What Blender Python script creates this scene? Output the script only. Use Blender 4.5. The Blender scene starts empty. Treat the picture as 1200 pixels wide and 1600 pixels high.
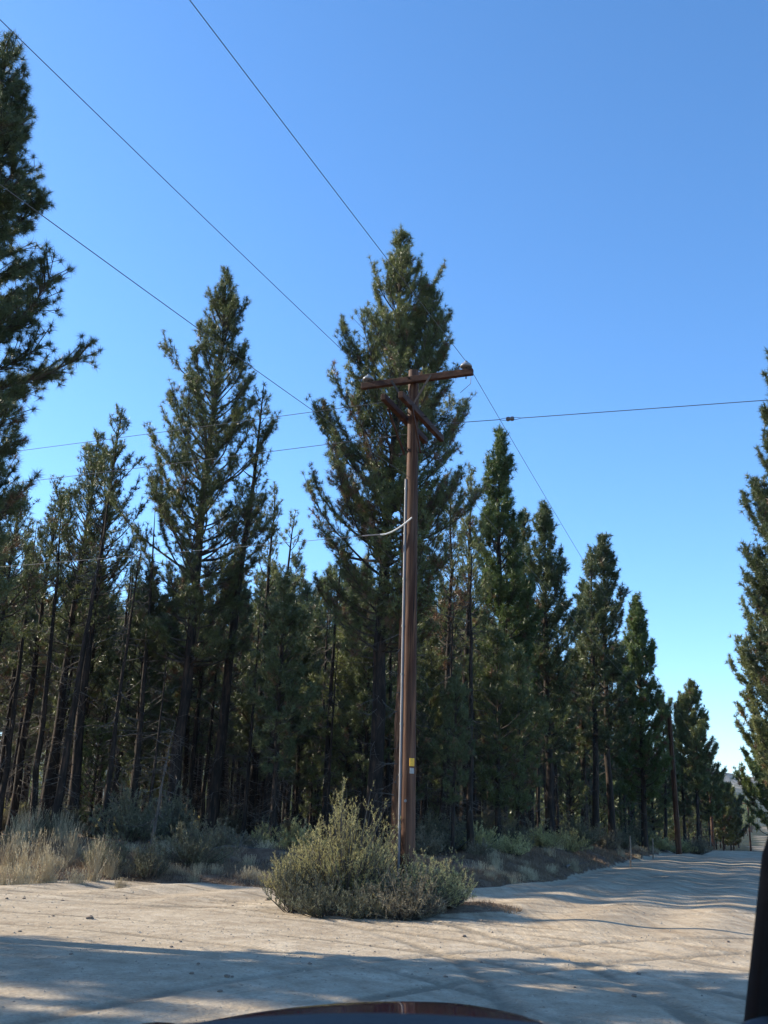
import bpy, bmesh, math, random
import numpy as np
from mathutils import Vector, Matrix, noise
PI = math.pi
R = math.radians
S = bpy.context.scene
COL = S.collection
SUN_AZ, SUN_EL = R(-73), R(27)

# ------------------------------------------------------------------ helpers
def tag(o, label=None, cat=None, group=None, kind=None):
    if label: o['label'] = label
    if cat: o['category'] = cat
    if group: o['group'] = group
    if kind: o['kind'] = kind
    return o

def empty(name, loc, rz=0.0, label=None, cat=None, group=None, sc=1.0):
    o = bpy.data.objects.new(name, None); COL.objects.link(o)
    o.location = loc; o.rotation_euler = (0, 0, rz); o.scale = (sc, sc, sc)
    o.empty_display_size = .2
    return tag(o, label, cat, group)

def copy_tree(o, parent=None):
    c = o.copy(); COL.objects.link(c); c.parent = parent
    for ch in list(o.children): copy_tree(ch, c)
    return c

class Soup:
    """collects arrays of faces and links them as ONE mesh object"""
    def __init__(s): s.v = []; s.f = []; s.m = []; s.n = 0; s.q = []; s.qm = []
    def tris(s, V, F, m=0):
        s.v.append(np.asarray(V, dtype=np.float32).reshape(-1, 3)); F = np.asarray(F, dtype=np.int32).reshape(-1, 3)
        s.f.append(F + s.n); s.m.append(np.full(len(F), m, np.int32)); s.n += len(s.v[-1])
    def quads(s, V, F, m=0):
        F = np.asarray(F, dtype=np.int32).reshape(-1, 4)
        s.tris(V, np.concatenate([F[:, [0, 1, 2]], F[:, [0, 2, 3]]]), m)
    def segs(s, P0, P1, r0, r1, m=0, k=3):
        """k-sided sticks"""
        P0 = np.asarray(P0, float).reshape(-1, 3); P1 = np.asarray(P1, float).reshape(-1, 3); n = len(P0)
        if n == 0: return
        r0 = np.broadcast_to(np.asarray(r0, float), (n,)); r1 = np.broadcast_to(np.asarray(r1, float), (n,))
        d = P1 - P0; d /= np.linalg.norm(d, axis=1, keepdims=True) + 1e-9
        a = np.where(np.abs(d[:, 2:3]) < .9, np.array([[0, 0, 1.]]), np.array([[1., 0, 0]]))
        u = np.cross(d, a); u /= np.linalg.norm(u, axis=1, keepdims=True) + 1e-9; w = np.cross(d, u)
        V = np.zeros((n, 2 * k, 3))
        for i in range(k):
            c, sn = math.cos(2 * PI * i / k), math.sin(2 * PI * i / k)
            o = u * c + w * sn
            V[:, i] = P0 + o * r0[:, None]; V[:, k + i] = P1 + o * r1[:, None]
        F = []
        for i in range(k):
            j = (i + 1) % k; F += [[i, j, k + j], [i, k + j, k + i]]
        F = np.array(F)[None] + (np.arange(n) * 2 * k)[:, None, None]
        s.tris(V.reshape(-1, 3), F.reshape(-1, 3), m)
    def tube(s, pts, rad, m=0, k=8, wob=0.0, caps=True, rng=None):
        pts = np.asarray(pts, float); n = len(pts); V = []
        rad = np.broadcast_to(np.asarray(rad, float), (n,))
        t = np.gradient(pts, axis=0); t /= np.linalg.norm(t, axis=1, keepdims=True) + 1e-9
        u = None
        for i in range(n):
            a = np.array([1., 0, 0]) if abs(t[i][0]) < .8 else np.array([0, 1., 0])
            if u is None: u = np.cross(t[i], a)
            u = u - t[i] * np.dot(u, t[i]); u /= np.linalg.norm(u) + 1e-9; w = np.cross(t[i], u)
            for j in range(k):
                an = 2 * PI * j / k
                rr = rad[i] * (1 + (wob * (rng.random() - .5) if wob else 0))
                V.append(pts[i] + (u * math.cos(an) + w * math.sin(an)) * rr)
        F = []
        for i in range(n - 1):
            for j in range(k):
                j2 = (j + 1) % k
                F.append([i * k + j, i * k + j2, (i + 1) * k + j2, (i + 1) * k + j])
        s.quads(V, F, m)
        if caps:
            for i, o in ((0, 0), (n - 1, (n - 1) * k)):
                c = pts[i]; ring = V[o:o + k]
                s.tris([c] + list(ring), [[0, 1 + j, 1 + (j + 1) % k] for j in range(k)], m)
    def box(s, c, size, m=0, rot=None, bev=.0):
        x, y, z = [a / 2 for a in size]; M = rot or Matrix.Identity(3)
        if bev <= 0:
            vs = [(sx * x, sy * y, sz * z) for sx in (-1, 1) for sy in (-1, 1) for sz in (-1, 1)]
            F = [[0, 1, 3, 2], [4, 6, 7, 5], [0, 4, 5, 1], [2, 3, 7, 6], [0, 2, 6, 4], [1, 5, 7, 3]]
            V = [tuple(Vector(c) + M @ Vector(p)) for p in vs]
            s.quads(V, F, m); return
        bm = bmesh.new(); bmesh.ops.create_cube(bm, size=1)
        for v in bm.verts: v.co = Vector((v.co.x * size[0], v.co.y * size[1], v.co.z * size[2]))
        bmesh.ops.bevel(bm, geom=bm.edges[:], offset=bev, segments=2, profile=.6, affect='EDGES')
        bmesh.ops.triangulate(bm, faces=bm.faces[:])
        V = [tuple(Vector(c) + M @ v.co) for v in bm.verts]; F = [[v.index for v in f.verts] for f in bm.faces]
        bm.free(); s.tris(V, F, m)
    def lathe(s, prof, c=(0, 0, 0), m=0, k=16, axis=None):
        M = axis or Matrix.Identity(3); V = []
        for r, z in prof:
            for j in range(k):
                a = 2 * PI * j / k; V.append(tuple(Vector(c) + M @ Vector((r * math.cos(a), r * math.sin(a), z))))
        F = [[i * k + j, i * k + (j + 1) % k, (i + 1) * k + (j + 1) % k, (i + 1) * k + j] for i in range(len(prof) - 1) for j in range(k)]
        s.quads(V, F, m)
    def blades(s, B, Dn, L, W, rng, m=0, bend=0.0):
        """thin pointed leaves: base B, unit direction Dn, length L, width W"""
        n = len(B)
        rv = rng.normal(size=(n, 3)); wv = np.cross(Dn, rv); wv /= np.linalg.norm(wv, axis=1, keepdims=True) + 1e-9
        wv = wv * (np.asarray(W) / 2).reshape(-1, 1) if np.ndim(W) else wv * W / 2
        L = np.asarray(L).reshape(-1, 1) if np.ndim(L) else L
        V = np.stack([B - wv, B + wv, B + Dn * L], axis=1).reshape(-1, 3)
        F = np.arange(n * 3).reshape(-1, 3)
        s.tris(V, F, m)
    def build(s, name, mats, parent=None, smooth=False):
        me = bpy.data.meshes.new(name)
        V = np.concatenate(s.v); F = np.concatenate(s.f); Mi = np.concatenate(s.m)
        me.vertices.add(len(V)); me.vertices.foreach_set('co', V.ravel())
        me.loops.add(len(F) * 3); me.loops.foreach_set('vertex_index', F.ravel())
        me.polygons.add(len(F)); me.polygons.foreach_set('loop_start', np.arange(0, len(F) * 3, 3, dtype=np.int32))
        me.polygons.foreach_set('loop_total', np.full(len(F), 3, np.int32))
        if not isinstance(mats, (list, tuple)): mats = [mats]
        for mt in mats: me.materials.append(mt)
        me.polygons.foreach_set('material_index', Mi)
        me.polygons.foreach_set('use_smooth', np.full(len(F), smooth, bool))
        me.update(calc_edges=True)
        o = bpy.data.objects.new(name, me); COL.objects.link(o); o.parent = parent
        return o

# ------------------------------------------------------------------ materials
def nodemat(name):
    m = bpy.data.materials.new(name); m.use_nodes = True
    nt = m.node_tree; b = nt.nodes['Principled BSDF']
    return m, nt, b
def nn(nt, t, **kw):
    n = nt.nodes.new(t)
    for k, v in kw.items():
        if k in n.inputs: n.inputs[k].default_value = v
        else: setattr(n, k, v)
    return n
def ramp(nt, stops, fac=None):
    r = nt.nodes.new('ShaderNodeValToRGB'); e = r.color_ramp.elements
    while len(e) < len(stops): e.new(.5)
    for i, (p, c) in enumerate(stops): e[i].position = p; e[i].color = (*c, 1)
    if fac is not None: nt.links.new(fac, r.inputs[0])
    return r
def mixc(nt, fac, a, b, mode='MIX'):
    m = nt.nodes.new('ShaderNodeMix'); m.data_type = 'RGBA'; m.blend_type = mode
    for i, x in ((0, fac), (6, a), (7, b)):
        if hasattr(x, 'is_linked') or hasattr(x, 'links'): nt.links.new(x, m.inputs[i])
        else: m.inputs[i].default_value = x if i == 0 else (*x, 1)
    return m.outputs[2]
def flat(name, c, rough=.6, metal=0.0, var=.25, scale=8, bump=0.0, coat=0.0):
    m, nt, b = nodemat(name)
    tc = nn(nt, 'ShaderNodeTexCoord'); no = nn(nt, 'ShaderNodeTexNoise', Scale=scale, Detail=6)
    nt.links.new(tc.outputs['Object'], no.inputs['Vector'])
    r = ramp(nt, [(.3, tuple(x * (1 - var) for x in c)), (.7, tuple(min(1, x * (1 + var)) for x in c))], no.outputs['Fac'])
    nt.links.new(r.outputs[0], b.inputs['Base Color'])
    b.inputs['Roughness'].default_value = rough; b.inputs['Metallic'].default_value = metal
    b.inputs['Coat Weight'].default_value = coat
    if bump:
        bp = nn(nt, 'ShaderNodeBump', Strength=bump, Distance=.02); nt.links.new(no.outputs['Fac'], bp.inputs['Height'])
        nt.links.new(bp.outputs[0], b.inputs['Normal'])
    return m
def leafmat(name, c1, c2, c3, trans=.25, scale=.9, rough=.42, spec=.6):
    """leaf colour: clump noise, fine noise and a difference from plant to plant"""
    m, nt, b = nodemat(name)
    tc = nn(nt, 'ShaderNodeTexCoord'); oi = nn(nt, 'ShaderNodeObjectInfo')
    n1 = nn(nt, 'ShaderNodeTexNoise', Scale=scale, Detail=3); n2 = nn(nt, 'ShaderNodeTexNoise', Scale=14, Detail=2)
    nt.links.new(tc.outputs['Object'], n1.inputs['Vector']); nt.links.new(tc.outputs['Object'], n2.inputs['Vector'])
    a = nn(nt, 'ShaderNodeMath', operation='ADD'); nt.links.new(n1.outputs['Fac'], a.inputs[0])
    a2 = nn(nt, 'ShaderNodeMath', operation='MULTIPLY'); nt.links.new(n2.outputs['Fac'], a2.inputs[0]); a2.inputs[1].default_value = .7
    nt.links.new(a2.outputs[0], a.inputs[1])
    a3 = nn(nt, 'ShaderNodeMath', operation='MULTIPLY_ADD'); nt.links.new(oi.outputs['Random'], a3.inputs[0]); a3.inputs[1].default_value = .3
    nt.links.new(a.outputs[0], a3.inputs[2])
    r = ramp(nt, [(.62, c1), (.98, c2), (1.0, c3)]); mr = nn(nt, 'ShaderNodeMapRange'); mr.inputs['From Min'].default_value = .55; mr.inputs['From Max'].default_value = 1.45
    r.color_ramp.elements[0].position = .15; r.color_ramp.elements[1].position = .55; r.color_ramp.elements[2].position = .95
    nt.links.new(a3.outputs[0], mr.inputs['Value']); nt.links.new(mr.outputs[0], r.inputs[0])
    nt.links.new(r.outputs[0], b.inputs['Base Color'])
    b.inputs['Roughness'].default_value = rough; b.inputs['Specular IOR Level'].default_value = spec
    if trans:
        tr = nn(nt, 'ShaderNodeBsdfTranslucent'); nt.links.new(r.outputs[0], tr.inputs['Color'])
        mx = nn(nt, 'ShaderNodeMixShader'); mx.inputs[0].default_value = trans
        out = nt.nodes['Material Output']
        nt.links.new(b.outputs[0], mx.inputs[1]); nt.links.new(tr.outputs[0], mx.inputs[2]); nt.links.new(mx.outputs[0], out.inputs['Surface'])
    return m
def barkmat(name, stops, sc=(9, 9, 1.6), rough=.9, bump=.6, dist=.03):
    m, nt, b = nodemat(name)
    tc = nn(nt, 'ShaderNodeTexCoord'); mp = nn(nt, 'ShaderNodeMapping'); mp.inputs['Scale'].default_value = sc
    nt.links.new(tc.outputs['Object'], mp.inputs['Vector'])
    no = nn(nt, 'ShaderNodeTexNoise', Scale=1.0, Detail=8, Roughness=.65); nt.links.new(mp.outputs[0], no.inputs['Vector'])
    r = ramp(nt, stops, no.outputs['Fac']); nt.links.new(r.outputs[0], b.inputs['Base Color'])
    b.inputs['Roughness'].default_value = rough; b.inputs['Specular IOR Level'].default_value = .25
    bp = nn(nt, 'ShaderNodeBump', Strength=bump, Distance=dist); nt.links.new(no.outputs['Fac'], bp.inputs['Height']); nt.links.new(bp.outputs[0], b.inputs['Normal'])
    return m

NEEDLE = leafmat('pine_needles', (.066, .086, .030), (.145, .165, .056), (.25, .27, .115), trans=.38)
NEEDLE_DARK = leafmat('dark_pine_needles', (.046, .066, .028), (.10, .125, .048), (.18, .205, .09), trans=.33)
NEEDLE_BRIGHT = leafmat('bright_pine_needles', (.055, .085, .024), (.11, .155, .042), (.19, .23, .075), trans=.35)
DEADN = leafmat('dead_pine_needles', (.10, .055, .03), (.19, .10, .05), (.26, .16, .09), trans=.2)
BARK = barkmat('pine_bark', [(.3, (.010, .008, .007)), (.5, (.028, .022, .018)), (.68, (.085, .052, .036))])  # bark kept darker: shade from neighbouring trees is put into this colour
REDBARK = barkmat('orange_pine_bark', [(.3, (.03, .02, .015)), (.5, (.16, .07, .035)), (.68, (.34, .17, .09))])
TWIG = barkmat('twig_bark', [(.3, (.03, .024, .02)), (.7, (.10, .08, .065))], bump=.1)
DEADTWIG = barkmat('dead_twig_bark', [(.3, (.05, .042, .036)), (.7, (.17, .15, .13))], bump=.1)
SAGE = leafmat('sagebrush_leaves', (.28, .25, .095), (.52, .475, .21), (.66, .62, .34), trans=.32, scale=2.2, rough=.7)
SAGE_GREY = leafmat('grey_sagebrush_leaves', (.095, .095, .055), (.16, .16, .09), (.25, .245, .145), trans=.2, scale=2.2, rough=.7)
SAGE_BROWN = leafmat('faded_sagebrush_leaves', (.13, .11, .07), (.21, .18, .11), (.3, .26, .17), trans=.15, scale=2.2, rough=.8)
STRAW = leafmat('dry_straw', (.36, .29, .18), (.55, .46, .30), (.70, .62, .42), trans=.3, scale=1.5, rough=.6)
DRYG = leafmat('short_dry_grass', (.13, .085, .055), (.24, .17, .11), (.40, .32, .2), trans=.2, scale=.5, rough=.8)

# ------------------------------------------------------------------ ground
PZ_Y = [-400, 0, 25, 40, 60, 76, 100, 130, 250, 400, 700, 1500, 4000]
PZ_Z = [0, 0, 0, .08, .26, .30, -.35, -1.2, -2.6, -1.9, 2.5, 14, 20]
RD = np.array([math.sin(R(20.6)), math.cos(R(20.6))]); RN = np.array([RD[1], -RD[0]])   # road direction, its right-hand normal
EDGE = np.array([(-70, 46.5), (-40, 36.5), (-20, 29.0), (-12, 25.6), (-8.2, 24.3), (-6, 24.0), (-4, 24.3), (-2, 24.2), (.5, 25.2), (2.6, 26.6), (5.0, 30.4), (8.2, 39.0), (12.0, 49.2), (16.0, 59.8), (22, 75.8), (60, 177), (300, 815), (900, 2411)])
EDGE2 = np.array([(2.6, -40), (2.6, 0.), (4.5, 12), (15.8, 43), (22.2, 60), (28.2, 76), (66, 177), (306, 815), (906, 2411)])   # right edge of the road
def pl_y(P, x): return np.interp(x, P[:, 0], P[:, 1])
def vnoise(x, y, s, seed=0):
    """smooth value noise, vectorised"""
    X = np.asarray(x) / s + seed * 17.13; Y = np.asarray(y) / s + seed * 5.71
    xi = np.floor(X).astype(np.int64); yi = np.floor(Y).astype(np.int64); fx = X - xi; fy = Y - yi
    fx = fx * fx * (3 - 2 * fx); fy = fy * fy * (3 - 2 * fy)
    def h(a, b):
        n = (a * 374761393 + b * 668265263 + seed * 69069) & 0x7fffffff
        n = ((n ^ (n >> 13)) * 1274126177) & 0x7fffffff
        return ((n ^ (n >> 16)) & 0xffff) / 65535.0
    return (h(xi, yi) * (1 - fx) + h(xi + 1, yi) * fx) * (1 - fy) + (h(xi, yi + 1) * (1 - fx) + h(xi + 1, yi + 1) * fx) * fy - .5
def smooth(a, b, x):
    t = np.clip((x - a) / (b - a), 0, 1); return t * t * (3 - 2 * t)
ISLAND = (0.75, 19.6)
def fields(x, y):
    """forest side (0..1), right verge (0..1), island"""
    x = np.asarray(x, float); y = np.asarray(y, float)
    wob = vnoise(x, y, 1.7, 3) * .9 + vnoise(x, y, .5, 4) * .3
    d = (y - pl_y(EDGE, x)) * .93 + wob                      # beyond the near verge
    xr = np.interp(y, EDGE2[:, 1], EDGE2[:, 0]); dr = (x - xr) * .93 + wob * .5
    di = 1 - np.hypot((x - ISLAND[0]) / 2.3, (y - ISLAND[1]) / 1.5) + wob * .25
    left = smooth(0, 4, -5.5 + 0 - x) * smooth(0, 2, 14.6 + .305 * (-6 - x) - y)    # the wood left of the camera
    return d, dr, di, left
def height(x, y):
    x = np.asarray(x, float); y = np.asarray(y, float)
    d, dr, di, left = fields(x, y)
    z = np.interp(y, PZ_Y, PZ_Z)
    z = z + .45 * smooth(-.1, 5, d) * (1 - .8 * smooth(40, 75, y)) + .12 * smooth(0, .5, d) + .35 * smooth(.2, 2.2, dr) * smooth(14, 24, y) + .13 * smooth(-.1, .5, di)
    z = z + vnoise(x, y, 3.5, 1) * (.06 + .22 * smooth(0, 2, d)) + vnoise(x, y, .9, 2) * (.018 + .09 * smooth(0, 1, d) + .05 * smooth(0, 1, dr))
    # lengthwise wheel tracks and cross ripples of the gravel road
    u = x * RN[0] + y * RN[1] - (3.4 * RN[0] + 20 * RN[1]); v = x * RD[0] + y * RD[1]
    road = smooth(14, 20, v) * smooth(0.2, -.6, d) * smooth(.2, -.6, dr)
    z = z + road * (-.03 * np.cos(u * 3.4) + .02 * vnoise(v, u * .35, 1.1, 7) + .018 * vnoise(v, u * .3, 4.0, 8))
    # small berm of pushed earth at the forest mouth
    z = z + .28 * np.exp(-((x + 2.6) / 1.6) ** 2 - ((y - 27.6) / .9) ** 2)
    # curved wheel ruts on the sand
    sand = smooth(.1, -.4, d)
    for cx, cy, rr, w, dep in RUTS:
        q = np.abs(np.hypot(x - cx, y - cy) - rr + .05 * vnoise(x, y, 2, 9))
        z = z + sand * dep * .7 * (-np.exp(-(q / w) ** 2) + .35 * np.exp(-((q - w * 1.8) / (w * .7)) ** 2))
    return z
RUTS = [(-8, 7, 12.2, .11, .03), (-8, 7, 13.7, .11, .03), (-10, 3, 17.3, .10, .028), (-10, 3, 18.8, .10, .028), (12, 2, 14.3, .10, .025), (12, 2, 15.8, .10, .025),
        (-9, 60, 40.3, .12, .03), (-9, 60, 41.8, .12, .03), (-14, 10, 15.2, .10, .025), (-14, 10, 16.7, .10, .025), (-7.2, 6, 9.3, .09, .02), (-7.2, 6, 10.8, .09, .02)]
def gz(x, y): return float(height(np.array([x]), np.array([y]))[0])

def tracks(x, y):
    t = np.zeros_like(x)
    for cx, cy, rr, w, dep in RUTS:
        q = np.abs(np.hypot(x - cx, y - cy) - rr + .05 * vnoise(x, y, 2, 9)); t = np.maximum(t, np.exp(-(q / (w * 1.1)) ** 4) * (.75 + .9 * vnoise(x, y, 1.4, int(rr))))
    return np.clip(t, 0, 1)
def make_ground():
    def grow(a, step, end, k=1.09):
        out = []
        while abs(a) < abs(end): a += math.copysign(step, end); out.append(a); step *= k
        return out
    xs = sorted(grow(-9, .1, -3500)) + list(np.arange(-9, 13.001, .075)) + grow(13, .08, 3500)
    ys = sorted(grow(7, .12, -1000, 1.2)) + list(np.arange(7, 26.001, .075)) + grow(26, .08, 5500, 1.045)
    X, Y = np.meshgrid(np.array(xs), np.array(ys)); nx, ny = len(xs), len(ys)
    Z = height(X, Y)
    V = np.stack([X, Y, Z], -1).reshape(-1, 3).astype(np.float32)
    i = np.arange(nx * ny).reshape(ny, nx)
    F = np.stack([i[:-1, :-1], i[:-1, 1:], i[1:, 1:], i[1:, :-1]], -1).reshape(-1, 4).astype(np.int32)
    me = bpy.data.meshes.new('ground'); me.vertices.add(len(V)); me.vertices.foreach_set('co', V.ravel())
    me.loops.add(len(F) * 4); me.loops.foreach_set('vertex_index', F.ravel()); me.polygons.add(len(F))
    me.polygons.foreach_set('loop_start', np.arange(0, len(F) * 4, 4, dtype=np.int32)); me.polygons.foreach_set('loop_total', np.full(len(F), 4, np.int32))
    me.polygons.foreach_set('use_smooth', np.ones(len(F), bool)); me.update(calc_edges=True)
    d, dr, di, left = fields(X, Y)
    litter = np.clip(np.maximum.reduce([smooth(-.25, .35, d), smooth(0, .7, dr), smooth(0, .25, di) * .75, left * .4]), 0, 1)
    u = X * RN[0] + Y * RN[1]; v = X * RD[0] + Y * RD[1]
    road = np.clip(smooth(12, 18, v) * (1 - smooth(1.5, -1.5, X - np.interp(Y, EDGE[8:, 1], EDGE[8:, 0]))) + smooth(.5, 3, X) * smooth(16, 8, Y), 0, 1)
    at = me.color_attributes.new('surface', 'FLOAT_COLOR', 'POINT')
    c = np.zeros((nx * ny, 4), np.float32); c[:, 0] = litter.ravel(); c[:, 1] = road.ravel(); c[:, 2] = tracks(X, Y).ravel(); c[:, 3] = smooth(120, 260, np.abs(Y)).ravel()
    at.data.foreach_set('color', c.ravel())
    m, nt, b = nodemat('sandy_ground')
    L = nt.links
    ca = nn(nt, 'ShaderNodeVertexColor', layer_name='surface'); sp = nn(nt, 'ShaderNodeSeparateColor'); L.new(ca.outputs[0], sp.inputs[0])
    tc = nn(nt, 'ShaderNodeTexCoord')
    def tex(scale, detail=8, rough=.6, vec=None, kind='ShaderNodeTexNoise'):
        n = nn(nt, kind, Scale=scale)
        if kind == 'ShaderNodeTexNoise': n.inputs['Detail'].default_value = detail; n.inputs['Roughness'].default_value = rough
        L.new(vec or tc.outputs['Object'], n.inputs['Vector']); return n
    big = tex(.35, 6); mid = tex(2.2, 8, .65); fine = tex(28, 6, .7); grit = tex(11, 3, .6)
    # streaks lying along the road, and along the turning arcs
    mpr = nn(nt, 'ShaderNodeMapping'); mpr.inputs['Rotation'].default_value = (0, 0, R(20.6)); mpr.inputs['Scale'].default_value = (4.5, .16, 1)
    L.new(tc.outputs['Object'], mpr.inputs['Vector']); sroad = tex(1, 6, .6, mpr.outputs[0])
    def polar(cx, cy, fr, fa):
        sub = nn(nt, 'ShaderNodeVectorMath', operation='SUBTRACT'); sub.inputs[1].default_value = (cx, cy, 0); L.new(tc.outputs['Object'], sub.inputs[0])
        sx = nn(nt, 'ShaderNodeSeparateXYZ'); L.new(sub.outputs[0], sx.inputs[0])
        cx_ = nn(nt, 'ShaderNodeCombineXYZ'); L.new(sx.outputs[0], cx_.inputs[0]); L.new(sx.outputs[1], cx_.inputs[1])
        ln = nn(nt, 'ShaderNodeVectorMath', operation='LENGTH'); L.new(cx_.outputs[0], ln.inputs[0])
        at2 = nn(nt, 'ShaderNodeMath', operation='ARCTAN2'); L.new(sx.outputs[1], at2.inputs[0]); L.new(sx.outputs[0], at2.inputs[1])
        m1 = nn(nt, 'ShaderNodeMath', operation='MULTIPLY'); m1.inputs[1].default_value = fr; L.new(ln.outputs['Value'], m1.inputs[0])
        m2 = nn(nt, 'ShaderNodeMath', operation='MULTIPLY'); m2.inputs[1].default_value = fa; L.new(at2.outputs[0], m2.inputs[0])
        c2 = nn(nt, 'ShaderNodeCombineXYZ'); L.new(m1.outputs[0], c2.inputs[0]); L.new(m2.outputs[0], c2.inputs[1])
        return tex(1, 6, .65, c2.outputs[0])
    p1 = polar(-8, 7, 4.6, 6); p2 = polar(12, 2, 4.2, 7)
    arcs = mixc(nt, .5, p1.outputs['Color'], p2.outputs['Color'])
    streak = mixc(nt, sp.outputs[1], arcs, sroad.outputs['Color'])
    # colours
    s1 = ramp(nt, [(.3, (.335, .268, .19)), (.5, (.43, .355, .26)), (.7, (.53, .45, .34))], mid.outputs['Fac'])
    s2 = ramp(nt, [(.36, (.78, .74, .70)), (.5, (1, 1, 1)), (.66, (1.13, 1.13, 1.12))], streak)
    s3 = ramp(nt, [(.3, (.86, .83, .8)), (.6, (1.06, 1.06, 1.06))], big.outputs['Fac'])
    sand = mixc(nt, 1.0, mixc(nt, 1.0, s1.outputs[0], s2.outputs[0], 'MULTIPLY'), s3.outputs[0], 'MULTIPLY')
    g = ramp(nt, [(.30, (.62, .56, .52)), (.40, (1, 1, 1))], grit.outputs['Fac']); sand = mixc(nt, .8, sand, g.outputs[0], 'MULTIPLY')
    g2 = ramp(nt, [(.35, (.8, .78, .76)), (.6, (1.08, 1.08, 1.08))], fine.outputs['Fac']); sand = mixc(nt, .8, sand, g2.outputs[0], 'MULTIPLY')
    tf = nn(nt, 'ShaderNodeMath', operation='MULTIPLY'); L.new(sp.outputs[2], tf.inputs[0]); L.new(grit.outputs['Fac'], tf.inputs[1])
    tf2 = nn(nt, 'ShaderNodeMapRange'); L.new(tf.outputs[0], tf2.inputs['Value']); tf2.inputs['From Min'].default_value = .12; tf2.inputs['From Max'].default_value = .42; tf2.inputs['To Max'].default_value = .9
    sand = mixc(nt, tf2.outputs[0], sand, (.23, .185, .13))  # wheel tracks: compacted sand, with the ruts' shading put into the colour
    roadc = mixc(nt, 1.0, sand, (.97, .95, .92), 'MULTIPLY'); sand = mixc(nt, sp.outputs[1], sand, roadc)
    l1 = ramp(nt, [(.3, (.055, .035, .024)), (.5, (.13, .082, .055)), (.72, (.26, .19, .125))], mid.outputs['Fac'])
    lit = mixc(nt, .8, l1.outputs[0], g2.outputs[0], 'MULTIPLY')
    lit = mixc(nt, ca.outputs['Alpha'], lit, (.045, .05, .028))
    # ragged border
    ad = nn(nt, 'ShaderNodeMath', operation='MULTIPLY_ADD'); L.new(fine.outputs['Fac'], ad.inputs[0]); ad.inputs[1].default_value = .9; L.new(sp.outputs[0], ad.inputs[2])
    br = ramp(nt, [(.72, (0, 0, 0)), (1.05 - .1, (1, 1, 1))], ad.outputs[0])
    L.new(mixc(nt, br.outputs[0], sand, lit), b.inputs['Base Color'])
    b.inputs['Roughness'].default_value = .95; b.inputs['Specular IOR Level'].default_value = .15
    b1 = nn(nt, 'ShaderNodeBump', Strength=.8, Distance=.05); L.new(streak, b1.inputs['Height'])
    b2 = nn(nt, 'ShaderNodeBump', Strength=.6, Distance=.03); L.new(grit.outputs['Fac'], b2.inputs['Height']); L.new(b1.outputs[0], b2.inputs['Normal'])
    b3 = nn(nt, 'ShaderNodeBump', Strength=.5, Distance=.012); L.new(fine.outputs['Fac'], b3.inputs['Height']); L.new(b2.outputs[0], b3.inputs['Normal'])
    L.new(b3.outputs[0], b.inputs['Normal'])
    me.materials.append(m)
    o = bpy.data.objects.new('ground', me); COL.objects.link(o); o['kind'] = 'structure'
make_ground()

# distant hill with a dark rim of rock, pale scree and wooded foot
def make_hill():
    nx, ny = 240, 70
    xs = np.linspace(-500, 1500, nx); ys = np.linspace(1150, 2300, ny)
    X, Y = np.meshgrid(xs, ys)
    # rim line: high in the west, stepping down to the east
    top = np.interp(X, [-500, 200, 430, 480, 520, 560, 640, 1500], [130, 125, 118, 106, 96, 90, 84, 60])
    t = np.clip((Y - 1180) / 420, 0, 1)
    prof = np.interp(t, [0, .45, .80, .9, .93, 1.0], [0, .32, .70, .82, .97, 1.0])
    Z = top * prof + 8 * vnoise(X, Y, 90, 11) * t + 4 * vnoise(X, Y, 30, 12) * t + 5 * vnoise(X, Y, 14, 13) * (t > .8) - 4
    V = np.stack([X, Y, Z], -1).reshape(-1, 3); i = np.arange(nx * ny).reshape(ny, nx)
    s = Soup(); s.quads(V, np.stack([i[:-1, :-1], i[:-1, 1:], i[1:, 1:], i[1:, :-1]], -1).reshape(-1, 4))
    m, nt, b = nodemat('hill_slopes'); L = nt.links
    tc = nn(nt, 'ShaderNodeTexCoord'); sx = nn(nt, 'ShaderNodeSeparateXYZ'); L.new(tc.outputs['Object'], sx.inputs[0])
    n1 = nn(nt, 'ShaderNodeTexNoise', Scale=.03, Detail=6); L.new(tc.outputs['Object'], n1.inputs['Vector'])
    n2 = nn(nt, 'ShaderNodeTexNoise', Scale=.12, Detail=5); L.new(tc.outputs['Object'], n2.inputs['Vector'])
    a = nn(nt, 'ShaderNodeMath', operation='MULTIPLY_ADD'); L.new(n1.outputs['Fac'], a.inputs[0]); a.inputs[1].default_value = 30; L.new(sx.outputs[2], a.inputs[2])
    mr = nn(nt, 'ShaderNodeMapRange'); mr.inputs['From Min'].default_value = 0; mr.inputs['From Max'].default_value = 140; L.new(a.outputs[0], mr.inputs['Value'])
    r = ramp(nt, [(0, (.035, .05, .03)), (.50, (.05, .065, .04)), (.60, (.30, .25, .19)), (.68, (.30, .24, .18)), (.72, (.05, .052, .055)), (1, (.035, .04, .04))], mr.outputs[0])
    tr = ramp(nt, [(.45, (1, 1, 1)), (.55, (.35, .42, .3))], n2.outputs['Fac'])
    L.new(mixc(nt, .8, r.outputs[0], tr.outputs[0], 'MULTIPLY'), b.inputs['Base Color']); b.inputs['Roughness'].default_value = 1
    o = s.build('hill', m, smooth=True); o['kind'] = 'structure'
make_hill()

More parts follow.
